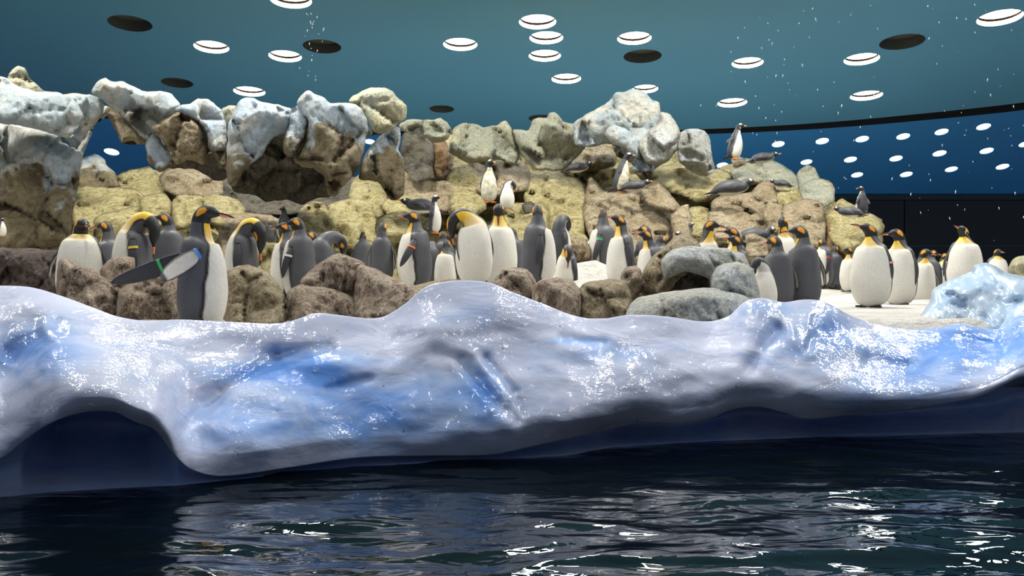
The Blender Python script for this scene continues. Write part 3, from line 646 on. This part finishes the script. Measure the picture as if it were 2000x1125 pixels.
rock('ice_lump', [(1785,640),(1798,615),(1815,590),(1822,565),(1850,548),(1880,537),(1897,530),(1903,518),(1925,513),(1945,520),(1962,531),(2000,540),(2100,545),(2120,660),(1950,662),(1850,655)], 8.0, 7.5, .7, M['ice_pale'], seed=301, step=6, facets=3, rough=.18, fac_amt=.6, label='pale blue glossy ice mound at the right in front of the fat penguin', jit=.8, chip=.12, cf=1.5)['category'] = 'ice'
rock('ice_lump', [(1925,660),(1950,640),(1965,612),(1990,590),(2040,572),(2120,570),(2120,690),(1930,690)], 7.2, 7.0, .4, M['ice_pale'], seed=302, step=6, facets=2, rough=.18, fac_amt=.5, label='smaller glossy ice mound in the right corner beside the bank', jit=.8, chip=.12, cf=1.5)['category'] = 'ice'
# ------------------------------------------------------------------ penguins
WHITE = (.74, .71, .64); SLATE = (.080, .080, .092); BLK = (.012, .011, .012); YEL = (.82, .50, .02); ORA = (.85, .34, .008); GBACK = (.055, .056, .064)
def lerp3(a, b, t): t = max(0, min(1, t)); return tuple(x + (y - x) * t for x, y in zip(a, b))
SOFT = [7.5]
def king_col(u, a, jt, pale=0):
    """u: 0 tail .. 1 bill root, a: 0 belly side .. 180 back"""
    ks = SOFT[0]; cr = lambda x: max(0, min(1, x / ks + .5))
    if u > .775:
        c = 112 - (u - .80) * 60; wdt = interp(u, [(.80, -9), (.82, 10), (.84, 21), (.87, 25), (.89, 14), (.903, -9)])
        base = lerp3(SLATE, BLK, (u - .775) / .025) if a > 150 else BLK
        return lerp3(base, ORA, cr(wdt - abs(a - c)))
    if u > .70: W = 62 - (u - .70) * 120; ed = 15
    else: W = interp(u, [(0, 60), (.1, 92), (.3, 92), (.5, 80), (.62, 68), (.70, 62)]) + jt * 2.2; ed = 9
    front = lerp3(WHITE, YEL, (u - .58) / .15)
    c = lerp3(front, BLK, cr(a - W)); c = lerp3(c, SLATE, cr(a - W - ed))
    return c
def gentoo_col(u, a, jt, pale=0):
    ks = SOFT[0]; cr = lambda x: max(0, min(1, x / ks + .5))
    if u > .75:
        if .865 < u < .92 and 105 < a < 168: return (.85, .85, .83)
        return (.020, .020, .024) if a < 140 else (.035, .035, .04)
    W = interp(u, [(0, 60), (.1, 88), (.3, 88), (.5, 74), (.65, 62), (.75, 60)]) + jt * 2
    if pale < 0: W = W * .62 - 6
    c = WHITE
    if pale > 0: c = lerp3(WHITE, (.42, .36, .08), max(0, min(1, (jt + .25) * 1.4)) * pale)
    return lerp3(c, GBACK, cr(a - W))
def smooth_ctrl(ctrl, N):
    P_ = [np.array(c, float) for c in ctrl]; n = len(P_)
    dense = []
    for i in range(n - 1):
        p0 = P_[max(0, i-1)]; p1 = P_[i]; p2 = P_[i+1]; p3 = P_[min(n-1, i+2)]
        for j in range(14):
            t = j / 14; dense.append(.5*((2*p1)+(p2-p0)*t+(2*p0-5*p1+4*p2-p3)*t*t+(3*p1-p0-3*p2+p3)*t**3))
    dense.append(P_[-1]); dense = np.array(dense)
    d = np.concatenate([[0], np.cumsum(np.linalg.norm(np.diff(dense[:, :3], axis=0), axis=1) + .35 * np.abs(np.diff(dense[:, 3])))])
    s = np.linspace(0, d[-1], N)
    return np.stack([np.interp(s, d, dense[:, k]) for k in range(dense.shape[1])], 1)
def sweep_body(ctrl, V0, colf, nr=64, ns=40, seed=0, pale=0):
    """ctrl rows: x y z r_side r_front u twist(deg)"""
    Q = smooth_ctrl(ctrl, nr); pts = Q[:, :3]
    T = np.gradient(pts, axis=0); T /= np.linalg.norm(T, axis=1)[:, None] + 1e-9
    V = Vector(V0); vs, cols, fr = [], [], []
    for i in range(nr):
        t = Vector(T[i])
        if i:
            q = Vector(T[i-1]).rotation_difference(t); V = q @ V
        V = (V - t * V.dot(t)).normalized()
        Vt = Quaternion(t, radians(Q[i, 6])) @ V; S = t.cross(Vt)
        fr.append((Vector(pts[i]), t, Vt, S))
        rs, rf = max(.002, Q[i, 3]), max(.002, Q[i, 4])
        for j in range(ns):
            a = 2 * pi * j / ns; p = Vector(pts[i]) + Vt * (cos(a) * rf) + S * (sin(a) * rs)
            vs.append(p); aa = degrees_abs(a)
            jt = noise.noise(p * 14 + Vector((seed, 0, 0))); cols.append(colf(Q[i, 5], aa, jt, pale))
    fs = [(i*ns+j, i*ns+(j+1) % ns, (i+1)*ns+(j+1) % ns, (i+1)*ns+j) for i in range(nr-1) for j in range(ns)]
    b = len(vs); vs.append(Vector(pts[0])); cols.append(cols[0]); vs.append(Vector(pts[-1])); cols.append(cols[-2])
    fs += [(b, (j+1) % ns, j) for j in range(ns)] + [(b+1, (nr-1)*ns+j, (nr-1)*ns+(j+1) % ns) for j in range(ns)]
    return vs, fs, cols, fr, Q
def degrees_abs(a):
    d = math.degrees(a) % 360; return d if d <= 180 else 360 - d
# poses: return ctrl rows, V0, shoulder height
def body_rows(fat, k):
    if k == 'king':
        r = [(-.03,0,.015,.05,.04,0),(-.02,0,.05,.125,.12,.04),(0,0,.13,.172,.16,.12),(.012,0,.26,.192,.178,.25),(.014,0,.40,.183,.17,.40),(.006,0,.52,.168,.155,.52),(-.004,0,.61,.138,.128,.62)]
    else:
        r = [(-.04,0,.02,.05,.04,0),(-.03,0,.06,.125,.12,.04),(0,0,.14,.17,.16,.12),(.015,0,.26,.182,.172,.25),(.018,0,.39,.168,.158,.40),(.008,0,.50,.140,.132,.52),(0,0,.585,.108,.105,.62)]
    return [(x, y, z, a * fat, b * fat, u, 0) for x, y, z, a, b, u in r]
def stand(k, fat=1, yaw=0, pitch=0, neck=1.0, lean=0, **_):
    R = body_rows(fat, k); y_, p_ = radians(yaw), radians(pitch)
    d = Vector((cos(y_), sin(y_), 0)); Z = Vector((0, 0, 1)); hs = 1.07 if k == 'king' else 1.10
    z0 = .66 if k == 'king' else .63; L = .085 * neck
    R.append((0, 0, z0, .088*fat, .086*fat, .69, yaw*.45)); 
    N = Vector((.0, 0, z0 + L)); R.append((N.x, N.y, N.z, .060, .062, .765, yaw * .9))
    h1 = N + d * .010 + Z * .042; R.append((*h1, .053*hs, .058*hs, .81, yaw))
    h2 = N + d * .034 + Z * .078; R.append((*h2, .050*hs, .054*hs, .86, yaw))
    hd = d * cos(p_) + Z * sin(p_)
    h3 = h2 + hd * .040 + Z * .006; R.append((*h3, .042*hs, .043*hs, .92, yaw))
    h4 = h2 + hd * .074; R.append((*h4, .025, .027, .96, yaw))
    h5 = h2 + hd * .098 - Z * .002; R.append((*h5, .012, .013, .99, yaw))
    if lean:
        l = radians(lean); R = [(x + z * math.tan(l) * (z / .8)**.5, y, z, a, b, u, t) for x, y, z, a, b, u, t in R]
    return R, (1, 0, 0)
def bow(k, fat=1, az=0, twist=0, drop=1.0, reach=1.0, tip=0, arch=1.0, **_):
    """neck arches over towards azimuth az (0 forward, +90 the bird's left) and the bill points down"""
    R = body_rows(fat, k); d = Vector((cos(radians(az)), sin(radians(az)), 0)); Z = Vector((0, 0, 1)); q = reach
    def add(f, z, a, b, u, t): 
        p = d * (f * q) + Z * z; R.append((p.x, p.y, p.z, a, b, u, t))
    add(.020, .66 * arch, .098*fat, .094*fat, .67, twist * .2); add(.065, .715 * arch, .080, .080, .71, twist * .5); add(.125, .735 * arch, .068, .068, .75, twist * .8)
    add(.178, .705 * arch, .060, .062, .79, twist); add(.205, .655 * arch, .055, .058, .84, twist)
    e = .655 * arch
    add(.212 + tip * .3, e - .045 * drop, .048, .050, .88, twist); add(.208 + tip * .6, e - .09 * drop, .038, .038, .93, twist)
    add(.204 + tip, e - .125 * drop, .020, .021, .97, twist); add(.202 + tip * 1.1, e - .145 * drop, .010, .011, .99, twist)
    return R, (1, 0, 0)
def tuck(k, fat=1, side=1, **_):
    """bill hidden under the back feathers: head turned right round"""
    return stand(k, fat, yaw=155 * side, pitch=-48, neck=.7)
def lie(k, fat=1, yaw=0, pitch=10, up=1.0, **_):
    y_ = radians(yaw); p_ = radians(pitch); d = Vector((cos(y_)*cos(p_), sin(y_)*cos(p_), sin(p_)))
    R = [(-.34,0,.035,.02,.012,0,0),(-.28,0,.06,.06,.04,.05,0),(-.18,0,.095,.115,.085,.14,0),(-.05,0,.115,.14,.11,.28,0),(.08,0,.125,.135,.112,.42,0),(.18,0,.135,.11,.095,.56,0),(.25,0,.15,.08,.078,.68,0)]
    N = Vector((.31, 0, .165 + .03 * up)); R.append((*N, .058, .058, .77, 0))
    for f, a, b, u in ((.045, .054, .055, .85), (.085, .045, .045, .91), (.12, .026, .028, .96), (.14, .012, .013, .99)):
        R.append((*(N + d * f), a, b, u, 0))
    return R, (0, 0, -1)
POSES = dict(stand=stand, bow=bow, tuck=tuck, lie=lie)

def flipper(parent, king, sh, side, spread, sweep, L=.33, wd=.072, Ldir=None, band=None, bandpos=.18, twist=0):
    sp, sw = radians(spread), radians(sweep)
    D = Vector(Ldir).normalized() if Ldir else Vector((-sin(sw)*cos(sp), side*sin(sp), -cos(sw)*cos(sp)))
    N = Vector((0, side, 0)) if not Ldir else Vector((0, side, .25)); N = (N - D * N.dot(D)).normalized()
    N = Quaternion(D, radians(twist)) @ N
    W = D.cross(N).normalized()
    n, m = 18, 16; V, cols, fs = [], [], []
    for i in range(n + 1):
        t = i / n; wid = wd * interp(t, [(0, .34), (.12, .44), (.3, .56), (.5, .58), (.75, .48), (.92, .30), (1, .06)]) ; th = .014 * (1 - .6 * t)
        bend = N * (.03 * sin(pi * t) * 1.0) + W * (.018 * side * 0 + .02 * t * t)
        for j in range(m):
            a = 2 * pi * j / m
            V.append(sh + D * (L * t) + bend + W * (cos(a) * wid) + N * (sin(a) * th))
            s = sin(a)
            if s > -.25 or abs(cos(a)) > .86: c = (.035, .036, .044) if king else (.035, .036, .042)
            else: c = (.66, .62, .55) if .1 < t < .86 else (.05, .05, .055)
            if not king and cos(a) < -.93: c = (.7, .7, .68)
            cols.append(c)
    for i in range(n):
        for j in range(m): fs.append((i*m+j, i*m+(j+1) % m, (i+1)*m+(j+1) % m, (i+1)*m+j))
    fs += [tuple(range(m)), tuple(reversed(range(n*m, n*m+m)))]
    o = mesh_obj('flipper', V, fs, M['plumage'], parent, cols=cols)
    if band:
        t = bandpos; cc = sh + D * (L * t) + N * (.03 * sin(pi * t)); rr = wd * interp(t, [(0, .34), (.12, .44), (.3, .56)]) + .004; V, fs = [], []
        for i in range(2):
            for j in range(20):
                a = 2 * pi * j / 20; V.append(cc + D * (i * .022 - .011) + W * (cos(a) * rr) + N * (sin(a) * .021))
        fs = [(j, (j+1) % 20, 20+(j+1) % 20, 20+j) for j in range(20)]
        b = mesh_obj('flipper_band', V, fs, M[band], o); b['label'] = {'tagorange': 'orange', 'yellowtag': 'yellow'}.get(band, band) + ' plastic band round the flipper'
    return o
def foot(parent, side, king, x=.03, y=.075, z=0):
    V = []; prof = [(-.05, .022), (-.01, .034), (.03, .046), (.06, .056)]
    for xx, hw in prof:
        for zz in (0, .020):
            V += [(x + xx, side*y - hw, z + zz), (x + xx, side*y + hw, z + zz)]
    fs = []
    for i in range(3):
        a = 4*i; fs += [(a, a+1, a+5, a+4), (a+2, a+6, a+7, a+3), (a, a+4, a+6, a+2), (a+1, a+3, a+7, a+5)]
    fs += [(0, 2, 3, 1), (12, 13, 15, 14)]
    for k_ in (-1, 0, 1):                                # toes with claws
        b = len(V); cy = side*y + k_ * .036; tx = x + .06
        V += [(tx - .02, cy - .012, z), (tx - .02, cy + .012, z), (tx - .02, cy, z + .026), (tx + .038, cy + k_ * .006, z + .002)]
        fs += [(b, b+1, b+2), (b, b+3, b+1), (b+1, b+3, b+2), (b+2, b+3, b)]
    return mesh_obj('foot', V, fs, M['foot_dark'] if king else M['orange'], parent, smooth=False)
def bill(parent, fr, king):
    c, t, V, S = fr; L = .105 if king else .062; n, m = 10, 12; Vv, fs = [], []
    for i in range(n + 1):
        s = i / n; r = (.0135 if king else .016) * (1 - s) ** .6 + .0012; cc = c + t * (L * s) + V * (.018 * s * s * (1 if king else .6))
        for j in range(m):
            a = 2*pi*j/m; Vv.append(cc + V * (cos(a) * r * 1.0) + S * (sin(a) * r * .8))
    fs = [(i*m+j, i*m+(j+1) % m, (i+1)*m+(j+1) % m, (i+1)*m+j) for i in range(n) for j in range(m)] + [tuple(reversed(range(n*m, n*m+m)))]
    b = mesh_obj('bill', Vv, fs, M['bill_black'] if king else M['orange'], parent)
    if king:
        Vv = []
        for i in range(n + 1):
            s = i / n * .62; r = .0162 * (1 - s) ** .7; cc = c + t * (.004 + L * s) + V * (.018 * s * s + .0035)
            for j in range(m):
                a = 2*pi*j/m; Vv.append(cc + V * (max(-.1, cos(a)) * r) + S * (sin(a) * r * .92))
        fs = [(i*m+j, i*m+(j+1) % m, (i+1)*m+(j+1) % m, (i+1)*m+j) for i in range(n) for j in range(m)] + [tuple(reversed(range(n*m, n*m+m)))]
        mesh_obj('bill_plate', Vv, fs, M['bill_pink'], b)
def eyes(parent, fr, rows):
    k = min(range(len(rows)), key=lambda i: abs(rows[i][5] - .915)); c, t, V, S = fr[k]
    for s in (-1, 1):
        p = c + S * (s * rows[k][3] * .93) - V * (rows[k][4] * .25); n = 8; Vv = [p + Vector((0, 0, .006))]; fs = []
        for a in range(1, 4):
            for b in range(n): Vv.append(p + .006 * Vector((sin(pi*a/4)*cos(2*pi*b/n), sin(pi*a/4)*sin(2*pi*b/n), cos(pi*a/4))))
        Vv.append(p - Vector((0, 0, .006)))
        for b in range(n): fs.append((0, 1+b, 1+(b+1) % n)); fs.append((2*n+1+b, 3*n+1, 2*n+1+(b+1) % n))
        for a in range(2):
            for b in range(n): fs.append((1+a*n+b, 1+(a+1)*n+b, 1+(a+1)*n+(b+1) % n, 1+a*n+(b+1) % n))
        mesh_obj('eye', Vv, fs, M['eye'], parent)
FEET = []
def penguin(kind, px, top, ft, head, label, pose='stand', D=None, fl=None, fr_=None, hi=False, pale=0, group=None, **kw):
    king = kind == 'king'
    rows, V0 = POSES[pose](kind, **kw)
    seed = len(FEET) * 3.3 + 1
    nr, ns = (150, 96) if hi else (90, 56)
    SOFT[0] = 360 / ns
    if pose == 'lie': pale = -1; rows = [(x * .86, y, z, a * 1.1, b * 1.1, u, t) for x, y, z, a, b, u, t in rows]
    vs, fs, cols, fr, Q = sweep_body(rows, V0, king_col if king else gentoo_col, nr, ns, seed, pale)
    pH = max(v.z for v in vs); s = 1.0 if king else .74
    if D is None: D = pH * s * F / (ft - top)
    else: s = (ft - top) * D / F / pH
    loc = P(px, ft, D)
    root = empty('king_penguin' if king else 'gentoo_penguin', loc, radians(head)); root.scale = (s, s, s)
    tag(root, label, 'penguin', group)
    mesh_obj('body', vs, fs, M['plumage'], root, cols=cols)
    k = min(range(len(Q)), key=lambda i: abs(Q[i][5] - (.56 if pose != 'lie' else .50))); c, t, V, S = fr[k]
    fat = kw.get('fat', 1)
    for side, f in ((1, fl), (-1, fr_)):
        f = dict(f or {})
        if f.get('none'): continue
        sh = c + S * ((-side if False else 1) * 0) 
        sgn = 1 if S.y * side > 0 else -1
        sh = c + S * (sgn * Q[k][3] * .93) - V * .01
        if pose == 'lie': f.setdefault('Ldir', (-1, side * .35, -.22)); f.setdefault('L', .24)
        f.setdefault('spread', 10); f.setdefault('sweep', 6); f.setdefault('L', .34 if king else .27)
        flipper(root, king, sh, side, f.pop('spread'), f.pop('sweep'), **f)
    if pose != 'lie':
        foot(root, 1, king); foot(root, -1, king)
        V_ = [(-.07,.06,.07),(-.07,-.06,.07),(-.10,.05,.16),(-.10,-.05,.16),(-.25 if not king else -.2,.02,.005),(-.25 if not king else -.2,-.02,.005)]
        mesh_obj('tail', V_, [(0,1,3,2),(2,3,5,4),(0,4,5,1),(0,2,4),(1,5,3)], M['foot_dark'], root)
    else:
        mesh_obj('tail', [(-.25,.05,.03),(-.25,-.05,.03),(-.25,.03,.08),(-.25,-.03,.08),(-.40,.025,.02),(-.40,-.025,.02)], [(0,1,3,2),(2,3,5,4),(0,4,5,1),(0,2,4),(1,5,3)], M['foot_dark'], root)
        [setattr(foot(root, q_, True, x=-.24, y=.05, z=.0), 'scale', (1, 1, .6)) for q_ in (1, -1)]
    bill(root, fr[-1], king)
    if hi or (ft - top) > 130: eyes(root, fr, Q)
    FEET.append((loc.x, loc.y, loc.z, kind, px)); return root
K, G = 'king', 'gentoo'
# headings: 0 looks right in the picture, 180 left, -90 towards the camera, 90 away
penguin(K, 392, 400, 650, 26, 'large king penguin nearest the ice at the left, wings thrown back, blue wing band', yaw=-24, pitch=-2, fat=.95, hi=True, neck=1.05,
        fr_=dict(Ldir=(-.84, -.36, -.50), L=.36, band='blue', bandpos=.10, wd=.105, twist=168), fl=dict(Ldir=(-1.0, .25, -.42), L=.60, wd=.105, band='green', bandpos=.42, twist=185))
penguin(K, 158, 427, 606, -80, 'king penguin facing us at the far left with head sunk on its shoulders', yaw=35, neck=.15, fat=1.05, fr_=dict(spread=24, sweep=14))
penguin(K, 262, 414, 590, -165, 'king penguin preening its back left of the large grey one, head folded over', 'bow', az=150, twist=0, drop=1.1, fat=1.0, fl=dict(band='yellowtag', bandpos=.25))
penguin(K, 212, 432, 585, 170, 'king penguin mostly hidden behind the preening one at the left', yaw=0, D=9.6)
penguin(K, 330, 416, 580, 110, 'king penguin seen from behind left of the large one, bill to the left', yaw=62, pitch=12, neck=.6, D=9.0)
penguin(K, 474, 426, 590, 175, 'king penguin preening behind the large one, yellow throat arched to the right', 'bow', az=165, twist=0, drop=1.3, fat=.9, D=8.6, fr_=dict(spread=8))
penguin(G, 528, 432, 478, 90, 'small dark penguin seen from behind on a stone at the left', yaw=20, neck=.3, D=12.0)
penguin(G, 555, 404, 470, 150, 'small penguin with pink bill peeping out above the king heads', yaw=10, D=12.4)
penguin(K, 562, 434, 582, 175, 'king penguin with pale belly just behind the one wearing a wing tag', neck=.8, D=9.3)
penguin(K, 586, 425, 585, 158, 'grey backed king penguin with a white wing tag facing left', yaw=14, neck=.75, fat=.98, D=8.6, fl=dict(spread=10, sweep=-10, band='white', bandpos=.3))
penguin(K, 628, 450, 590, 140, 'hunched king penguin bending its head down to the right onto the boulder', 'bow', az=-100, twist=-40, drop=.8, D=9.1, fat=1.0, reach=1.3)
penguin(K, 615, 452, 575, 100, 'king penguin head with orange patch behind the hunched one', yaw=60, neck=.4, D=10.2)
penguin(K, 709, 453, 548, 92, 'smaller king penguin from behind beside the taller one, two orange ear patches', yaw=0, neck=.55, D=11.2, fat=.95)
penguin(K, 746, 434, 560, 85, 'slim king penguin from behind, stretched up between boulder heap and bowing group', yaw=-5, neck=.9, D=10.4, fat=.85)
penguin(K, 812, 413, 566, -178, 'king penguin with red orange wing band, bill pointing left', yaw=4, pitch=5, neck=.9, fat=1.08, hi=True, fr_=dict(none=1), fl=dict(spread=20, sweep=-24, band='tagorange', bandpos=.3, L=.36))
penguin(K, 842, 470, 566, 150, 'king penguin bowing low behind the one with the orange band, yellow patch low', 'bow', az=-60, twist=-40, drop=1.4, D=10.9)
penguin(K, 866, 451, 560, 100, 'king penguin nape with two yellow patches between the two big birds', yaw=0, neck=.5, D=11.2)
penguin(K, 872, 468, 575, -120, 'short white bellied king penguin tucked in just left of the bowing one', 'tuck', D=10.8, side=-1)
penguin(K, 926, 407, 556, -88, 'white bellied king penguin bowing its head sideways, bright yellow neck arch', 'bow', az=-92, twist=-38, drop=1.15, reach=1.12, fat=1.02, hi=True, fr_=dict(spread=0, sweep=-26), fl=dict(spread=5))
penguin(K, 974, 398, 560, -62, 'white bellied king penguin right of the bowing one, bill pointing down', yaw=-30, pitch=-62, neck=1.0, D=10.3, fat=1.02)
penguin(K, 1003, 445, 556, 100, 'dark king penguin from behind with one yellow patch, left of the tall grey back', yaw=35, neck=.6, D=11.4)
penguin(K, 1050, 400, 560, 14, 'tall grey backed king penguin facing right with hidden bill', 'stand', yaw=80, pitch=-34, neck=1.0, fat=1.05, hi=True, D=9.4)
penguin(G, 1092, 418, 520, 40, 'hunched gentoo penguin leaning right behind the tall grey back', 'bow', az=10, drop=.8, D=10.6, reach=1.1)
penguin(K, 1108, 478, 575, -150, 'king penguin half hidden with red wing tag right of the tall grey back', 'bow', az=60, twist=30, D=9.9, drop=1.0, fr_=dict(band='red'))
penguin(K, 1178, 408, 548, 160, 'king penguin seen from behind with green wing tag, head turned away', 'stand', yaw=-72, pitch=-30, neck=1.0, D=11.5, fl=dict(band='green', spread=12, sweep=-8))
penguin(K, 1214, 420, 566, -164, 'king penguin standing between snow and rock with bill raised left', yaw=-8, pitch=22, neck=1.05, fat=.95, hi=True, fl=dict(spread=7), D=10.4)
penguin(K, 1264, 440, 560, 110, 'dark king penguin nape behind the pair left of the grey rock', yaw=40, neck=.6, D=11.6)
penguin(K, 1266, 450, 580, -160, 'king penguin with yellow breast stripe and bill pointing left beside the grey rock', yaw=-10, pitch=8, neck=.9, D=10.2, fat=.8)
penguin(K, 1290, 458, 575, 120, 'king penguin half hidden at the left shoulder of the tall brown rock', yaw=-60, neck=.5, D=10.8)
penguin(G, 1348, 434, 500, 20, 'gentoo penguin with orange bill behind the tall brown rock', yaw=20, pitch=20, D=12.6)
penguin(G, 1342, 452, 520, 165, 'dark penguin crouching behind the tall brown rock, red bill to the left', yaw=0, D=11.8, lean=12)
penguin(K, 1382, 430, 580, -110, 'king penguin with bright yellow breast looking right over the grey rock', yaw=95, pitch=-6, neck=1.15, D=9.8, fat=.85)
penguin(K, 1436, 444, 585, 165, 'upper king penguin of the pair whose bills meet the yellow breasted one', yaw=5, pitch=8, neck=.9, D=10.2, fat=.9)
penguin(K, 1440, 460, 590, -165, 'lower king penguin of the pair, orange patch just above the grey rock', yaw=-5, pitch=12, neck=.7, D=9.7, fat=.9)
penguin(G, 1470, 443, 474, 0, 'gentoo penguin lying on a stone behind the group, white belly edge', 'lie', D=12.3)
penguin(K, 1530, 424, 560, -70, 'king penguin with yellow crown bowing in front of the tan rocks', yaw=-60, pitch=-60, neck=1.1, D=11.6, fat=.85)
penguin(K, 1518, 460, 610, 100, 'king penguin back with orange patch just left of the tallest back on the snow edge', yaw=30, pitch=-8, neck=.7, D=9.2, fat=1.0)
penguin(G, 1492, 502, 610, -110, 'gentoo penguin preening itself, bent at the end of the blue pitted rock', 'bow', az=-40, twist=-20, D=8.6, fat=1.05, drop=.9)
penguin(K, 1568, 440, 608, 98, 'king penguin seen squarely from behind at the snow edge, bill turned left', yaw=66, pitch=2, neck=.85, fat=.98, hi=True, D=9.4, fl=dict(spread=9))
penguin(K, 1608, 466, 562, -170, 'king penguin with red wing band on the snow, bill turned away', 'stand', yaw=-80, pitch=-50, neck=.3, D=11.4, fat=.95, fl=dict(band='red', spread=8, sweep=-8))
penguin(K, 1630, 480, 566, 95, 'dark backed king penguin under the rock just right of the red banded one', yaw=-40, neck=.5, D=11.7)
penguin(K, 1660, 483, 570, -160, 'small looking king penguin left of the front pair on the snow', yaw=-10, pitch=8, neck=.7, D=10.9, fl=dict(spread=10))
penguin(K, 1702, 436, 600, -132, 'king penguin in full view on the snow, left one of the front pair', yaw=-45, pitch=22, neck=.7, fat=1.07, hi=True, fl=dict(spread=5, band='pink', bandpos=.3, sweep=2), fr_=dict(spread=3))
penguin(K, 1757, 447, 597, -136, 'king penguin in full view on the snow, right one of the front pair', yaw=-42, pitch=4, neck=.72, fat=1.0, hi=True, fl=dict(spread=6, sweep=-4), D=10.4)
penguin(K, 1800, 486, 594, -100, 'king penguin leaning in behind the front pair, white belly and grey wing', yaw=60, pitch=-10, neck=.6, D=11.6, fl=dict(spread=16), lean=4)
penguin(K, 1818, 488, 582, 50, 'king penguin stretching a grey wing right of the front pair', yaw=-40, pitch=-5, neck=.6, D=12.6, fl=dict(spread=16), fr_=dict(spread=26))
penguin(K, 1842, 494, 575, 170, 'king penguin with orange yellow flank beside the fat one', 'tuck', D=13.6, side=1)
penguin(K, 1883, 441, 575, -98, 'fat king penguin facing us behind the pale ice mound, bill raised left', yaw=-52, pitch=26, neck=.6, fat=1.12, D=11.0)
penguin(K, 1946, 486, 572, -90, 'distant king penguin with yellow breast at the far right facing us', yaw=10, neck=.35, fat=1.1, D=16.5)
NK = len(FEET)
# gentoos up on the rocks
penguin(G, 955, 312, 396, -78, 'gentoo penguin standing on the yellow terrace with a dirty breast', yaw=35, D=13.2, pale=.8, neck=1.1, fat=.9)
penguin(G, 990, 352, 408, -70, 'gentoo penguin bending down beside the one with the dirty breast', 'bow', az=70, drop=.9, D=13.0, fat=1.15)
penguin(G, 1208, 299, 376, -22, 'gentoo penguin standing in profile below the peak, bill to the right', yaw=10, lean=13, D=13.6, pale=.9, fl=dict(none=1), fr_=dict(sweep=8, spread=4), fat=.95)
penguin(G, 1236, 351, 374, -10, 'gentoo penguin lying at the feet of the one below the peak', 'lie', D=13.5)
penguin(G, 1126, 316, 337, -8, 'gentoo penguin lying on the tan ledge left of the peak', 'lie', D=14.5, pitch=15)
penguin(G, 1432, 242, 312, -25, 'gentoo penguin standing on the skyline of the right ridge', yaw=5, lean=9, D=14.6, fr_=dict(Ldir=(-.6, -.4, -.6)), fl=dict(spread=30))
penguin(G, 1488, 297, 318, -10, 'gentoo penguin lying on the skyline beside the standing one', 'lie', D=14.6, pitch=4)
penguin(G, 1424, 349, 382, -6, 'gentoo penguin lying on a tan ledge under the skyline, white ear spot', 'lie', D=13.1, pitch=12)
penguin(G, 1528, 350, 366, 170, 'gentoo penguin lying almost hidden in a hollow of the right rocks', 'lie', D=14.0)
penguin(G, 1684, 364, 420, 115, 'gentoo penguin standing before the dark window, back to us, head left', yaw=60, D=12.0, fl=dict(spread=28), fr_=dict(spread=30))
penguin(G, 1662, 402, 424, 150, 'grey penguin lying on the rock below the one by the dark window', 'lie', D=11.9)
penguin(G, 848, 381, 456, -12, 'gentoo penguin in profile above the king with the orange band', yaw=4, D=11.7, fat=.85, fr_=dict(sweep=10, spread=4))
penguin(G, 826, 386, 416, 172, 'gentoo penguin lying behind the one in profile, tail to the left', 'lie', D=12.4, yaw=20)
penguin(G, 4, 426, 462, -10, 'small penguin cut off by the left edge, dark bill to the right', yaw=0, D=11.4)

# ------------------------------------------------------------------ snow covered ground, carried up to every bird's feet
SLOPE = [(lambda p: (p.x, p.y, p.z, 'king', a))(P(a, b, c)) for a, b, c in ((1120,545,9.8),(1135,528,10.4),(1150,540,9.6),(1140,508,11),(1160,500,11.2),(1140,482,11.9),(1160,482,12),(1145,464,12.7),(1165,466,12.7))]
def ground_z(x, y, F_=[f for f in FEET[:NK] if f[3] == 'king' or f[1] < 11.7] + SLOPE):
    px = 1000 + x / y * F; base = .64; wsum = .35; z = base * wsum
    if y < 7.9: wsum = .8; z = base * wsum
    for fx, fy, fz, k_, _ in F_:
        d2 = (fx - x)**2 + (fy - y)**2; w_ = .10 / (d2 + .02) ; w_ = w_ ** 1.5; wsum += w_; z += w_ * fz
    z = z / wsum
    return z
def build_ground():
    V = []; xs = np.arange(-9, 16.01, .13); ys = np.arange(5.7, 26, .13)
    for y in ys:
        for x in xs:
            z = ground_z(x, y) + .012 * fbm(Vector((x * 2, y * 2, 0)), 3) + .006 * fbm(Vector((x * 7, y * 7, 3)), 2)
            px = 1000 + x / y * F
            if y < sinterp(px, YC) + .75: z = min(z, .64 - .9 * min(.4, sinterp(px, YC) + .75 - y))
            V.append((x, y, z))
    n = len(xs)
    return mesh_obj('floor', V, [(j*n+i, j*n+i+1, (j+1)*n+i+1, (j+1)*n+i) for j in range(len(ys)-1) for i in range(n-1)], M['snow'])
tag(build_ground(), 'cream white snow covering the ground behind the ice bank', kind='structure')

# falling snow: crumbs scattered through the air over the right half
rn = random.Random(4); V, Fc = [], []
for i in range(190):
    px = rn.choice([rn.gauss(1500, 45), rn.gauss(1560, 130), rn.uniform(1400, 2000), rn.gauss(1920, 60), rn.gauss(610, 10), rn.uniform(1380, 2000)])
    Y = rn.uniform(5.5, 11.5); p = P(px, rn.uniform(0, 480) if px > 1000 else rn.uniform(20, 200), Y)
    r = rn.uniform(.0022, .0055); h = r * rn.uniform(1.2, 4); b = len(V); tl = rn.uniform(-.3, .3) * h
    V += [(p.x + r, p.y, p.z), (p.x, p.y + r, p.z), (p.x - r, p.y, p.z), (p.x, p.y - r, p.z), (p.x + tl, p.y, p.z + h), (p.x - tl, p.y, p.z - h)]
    for a in range(4): Fc += [(b + a, b + (a+1) % 4, b + 4), (b + (a+1) % 4, b + a, b + 5)]
tag(mesh_obj('falling_snow', V, Fc, M['white']), 'small crumbs of snow falling through the air at the right', 'snow', kind='stuff')
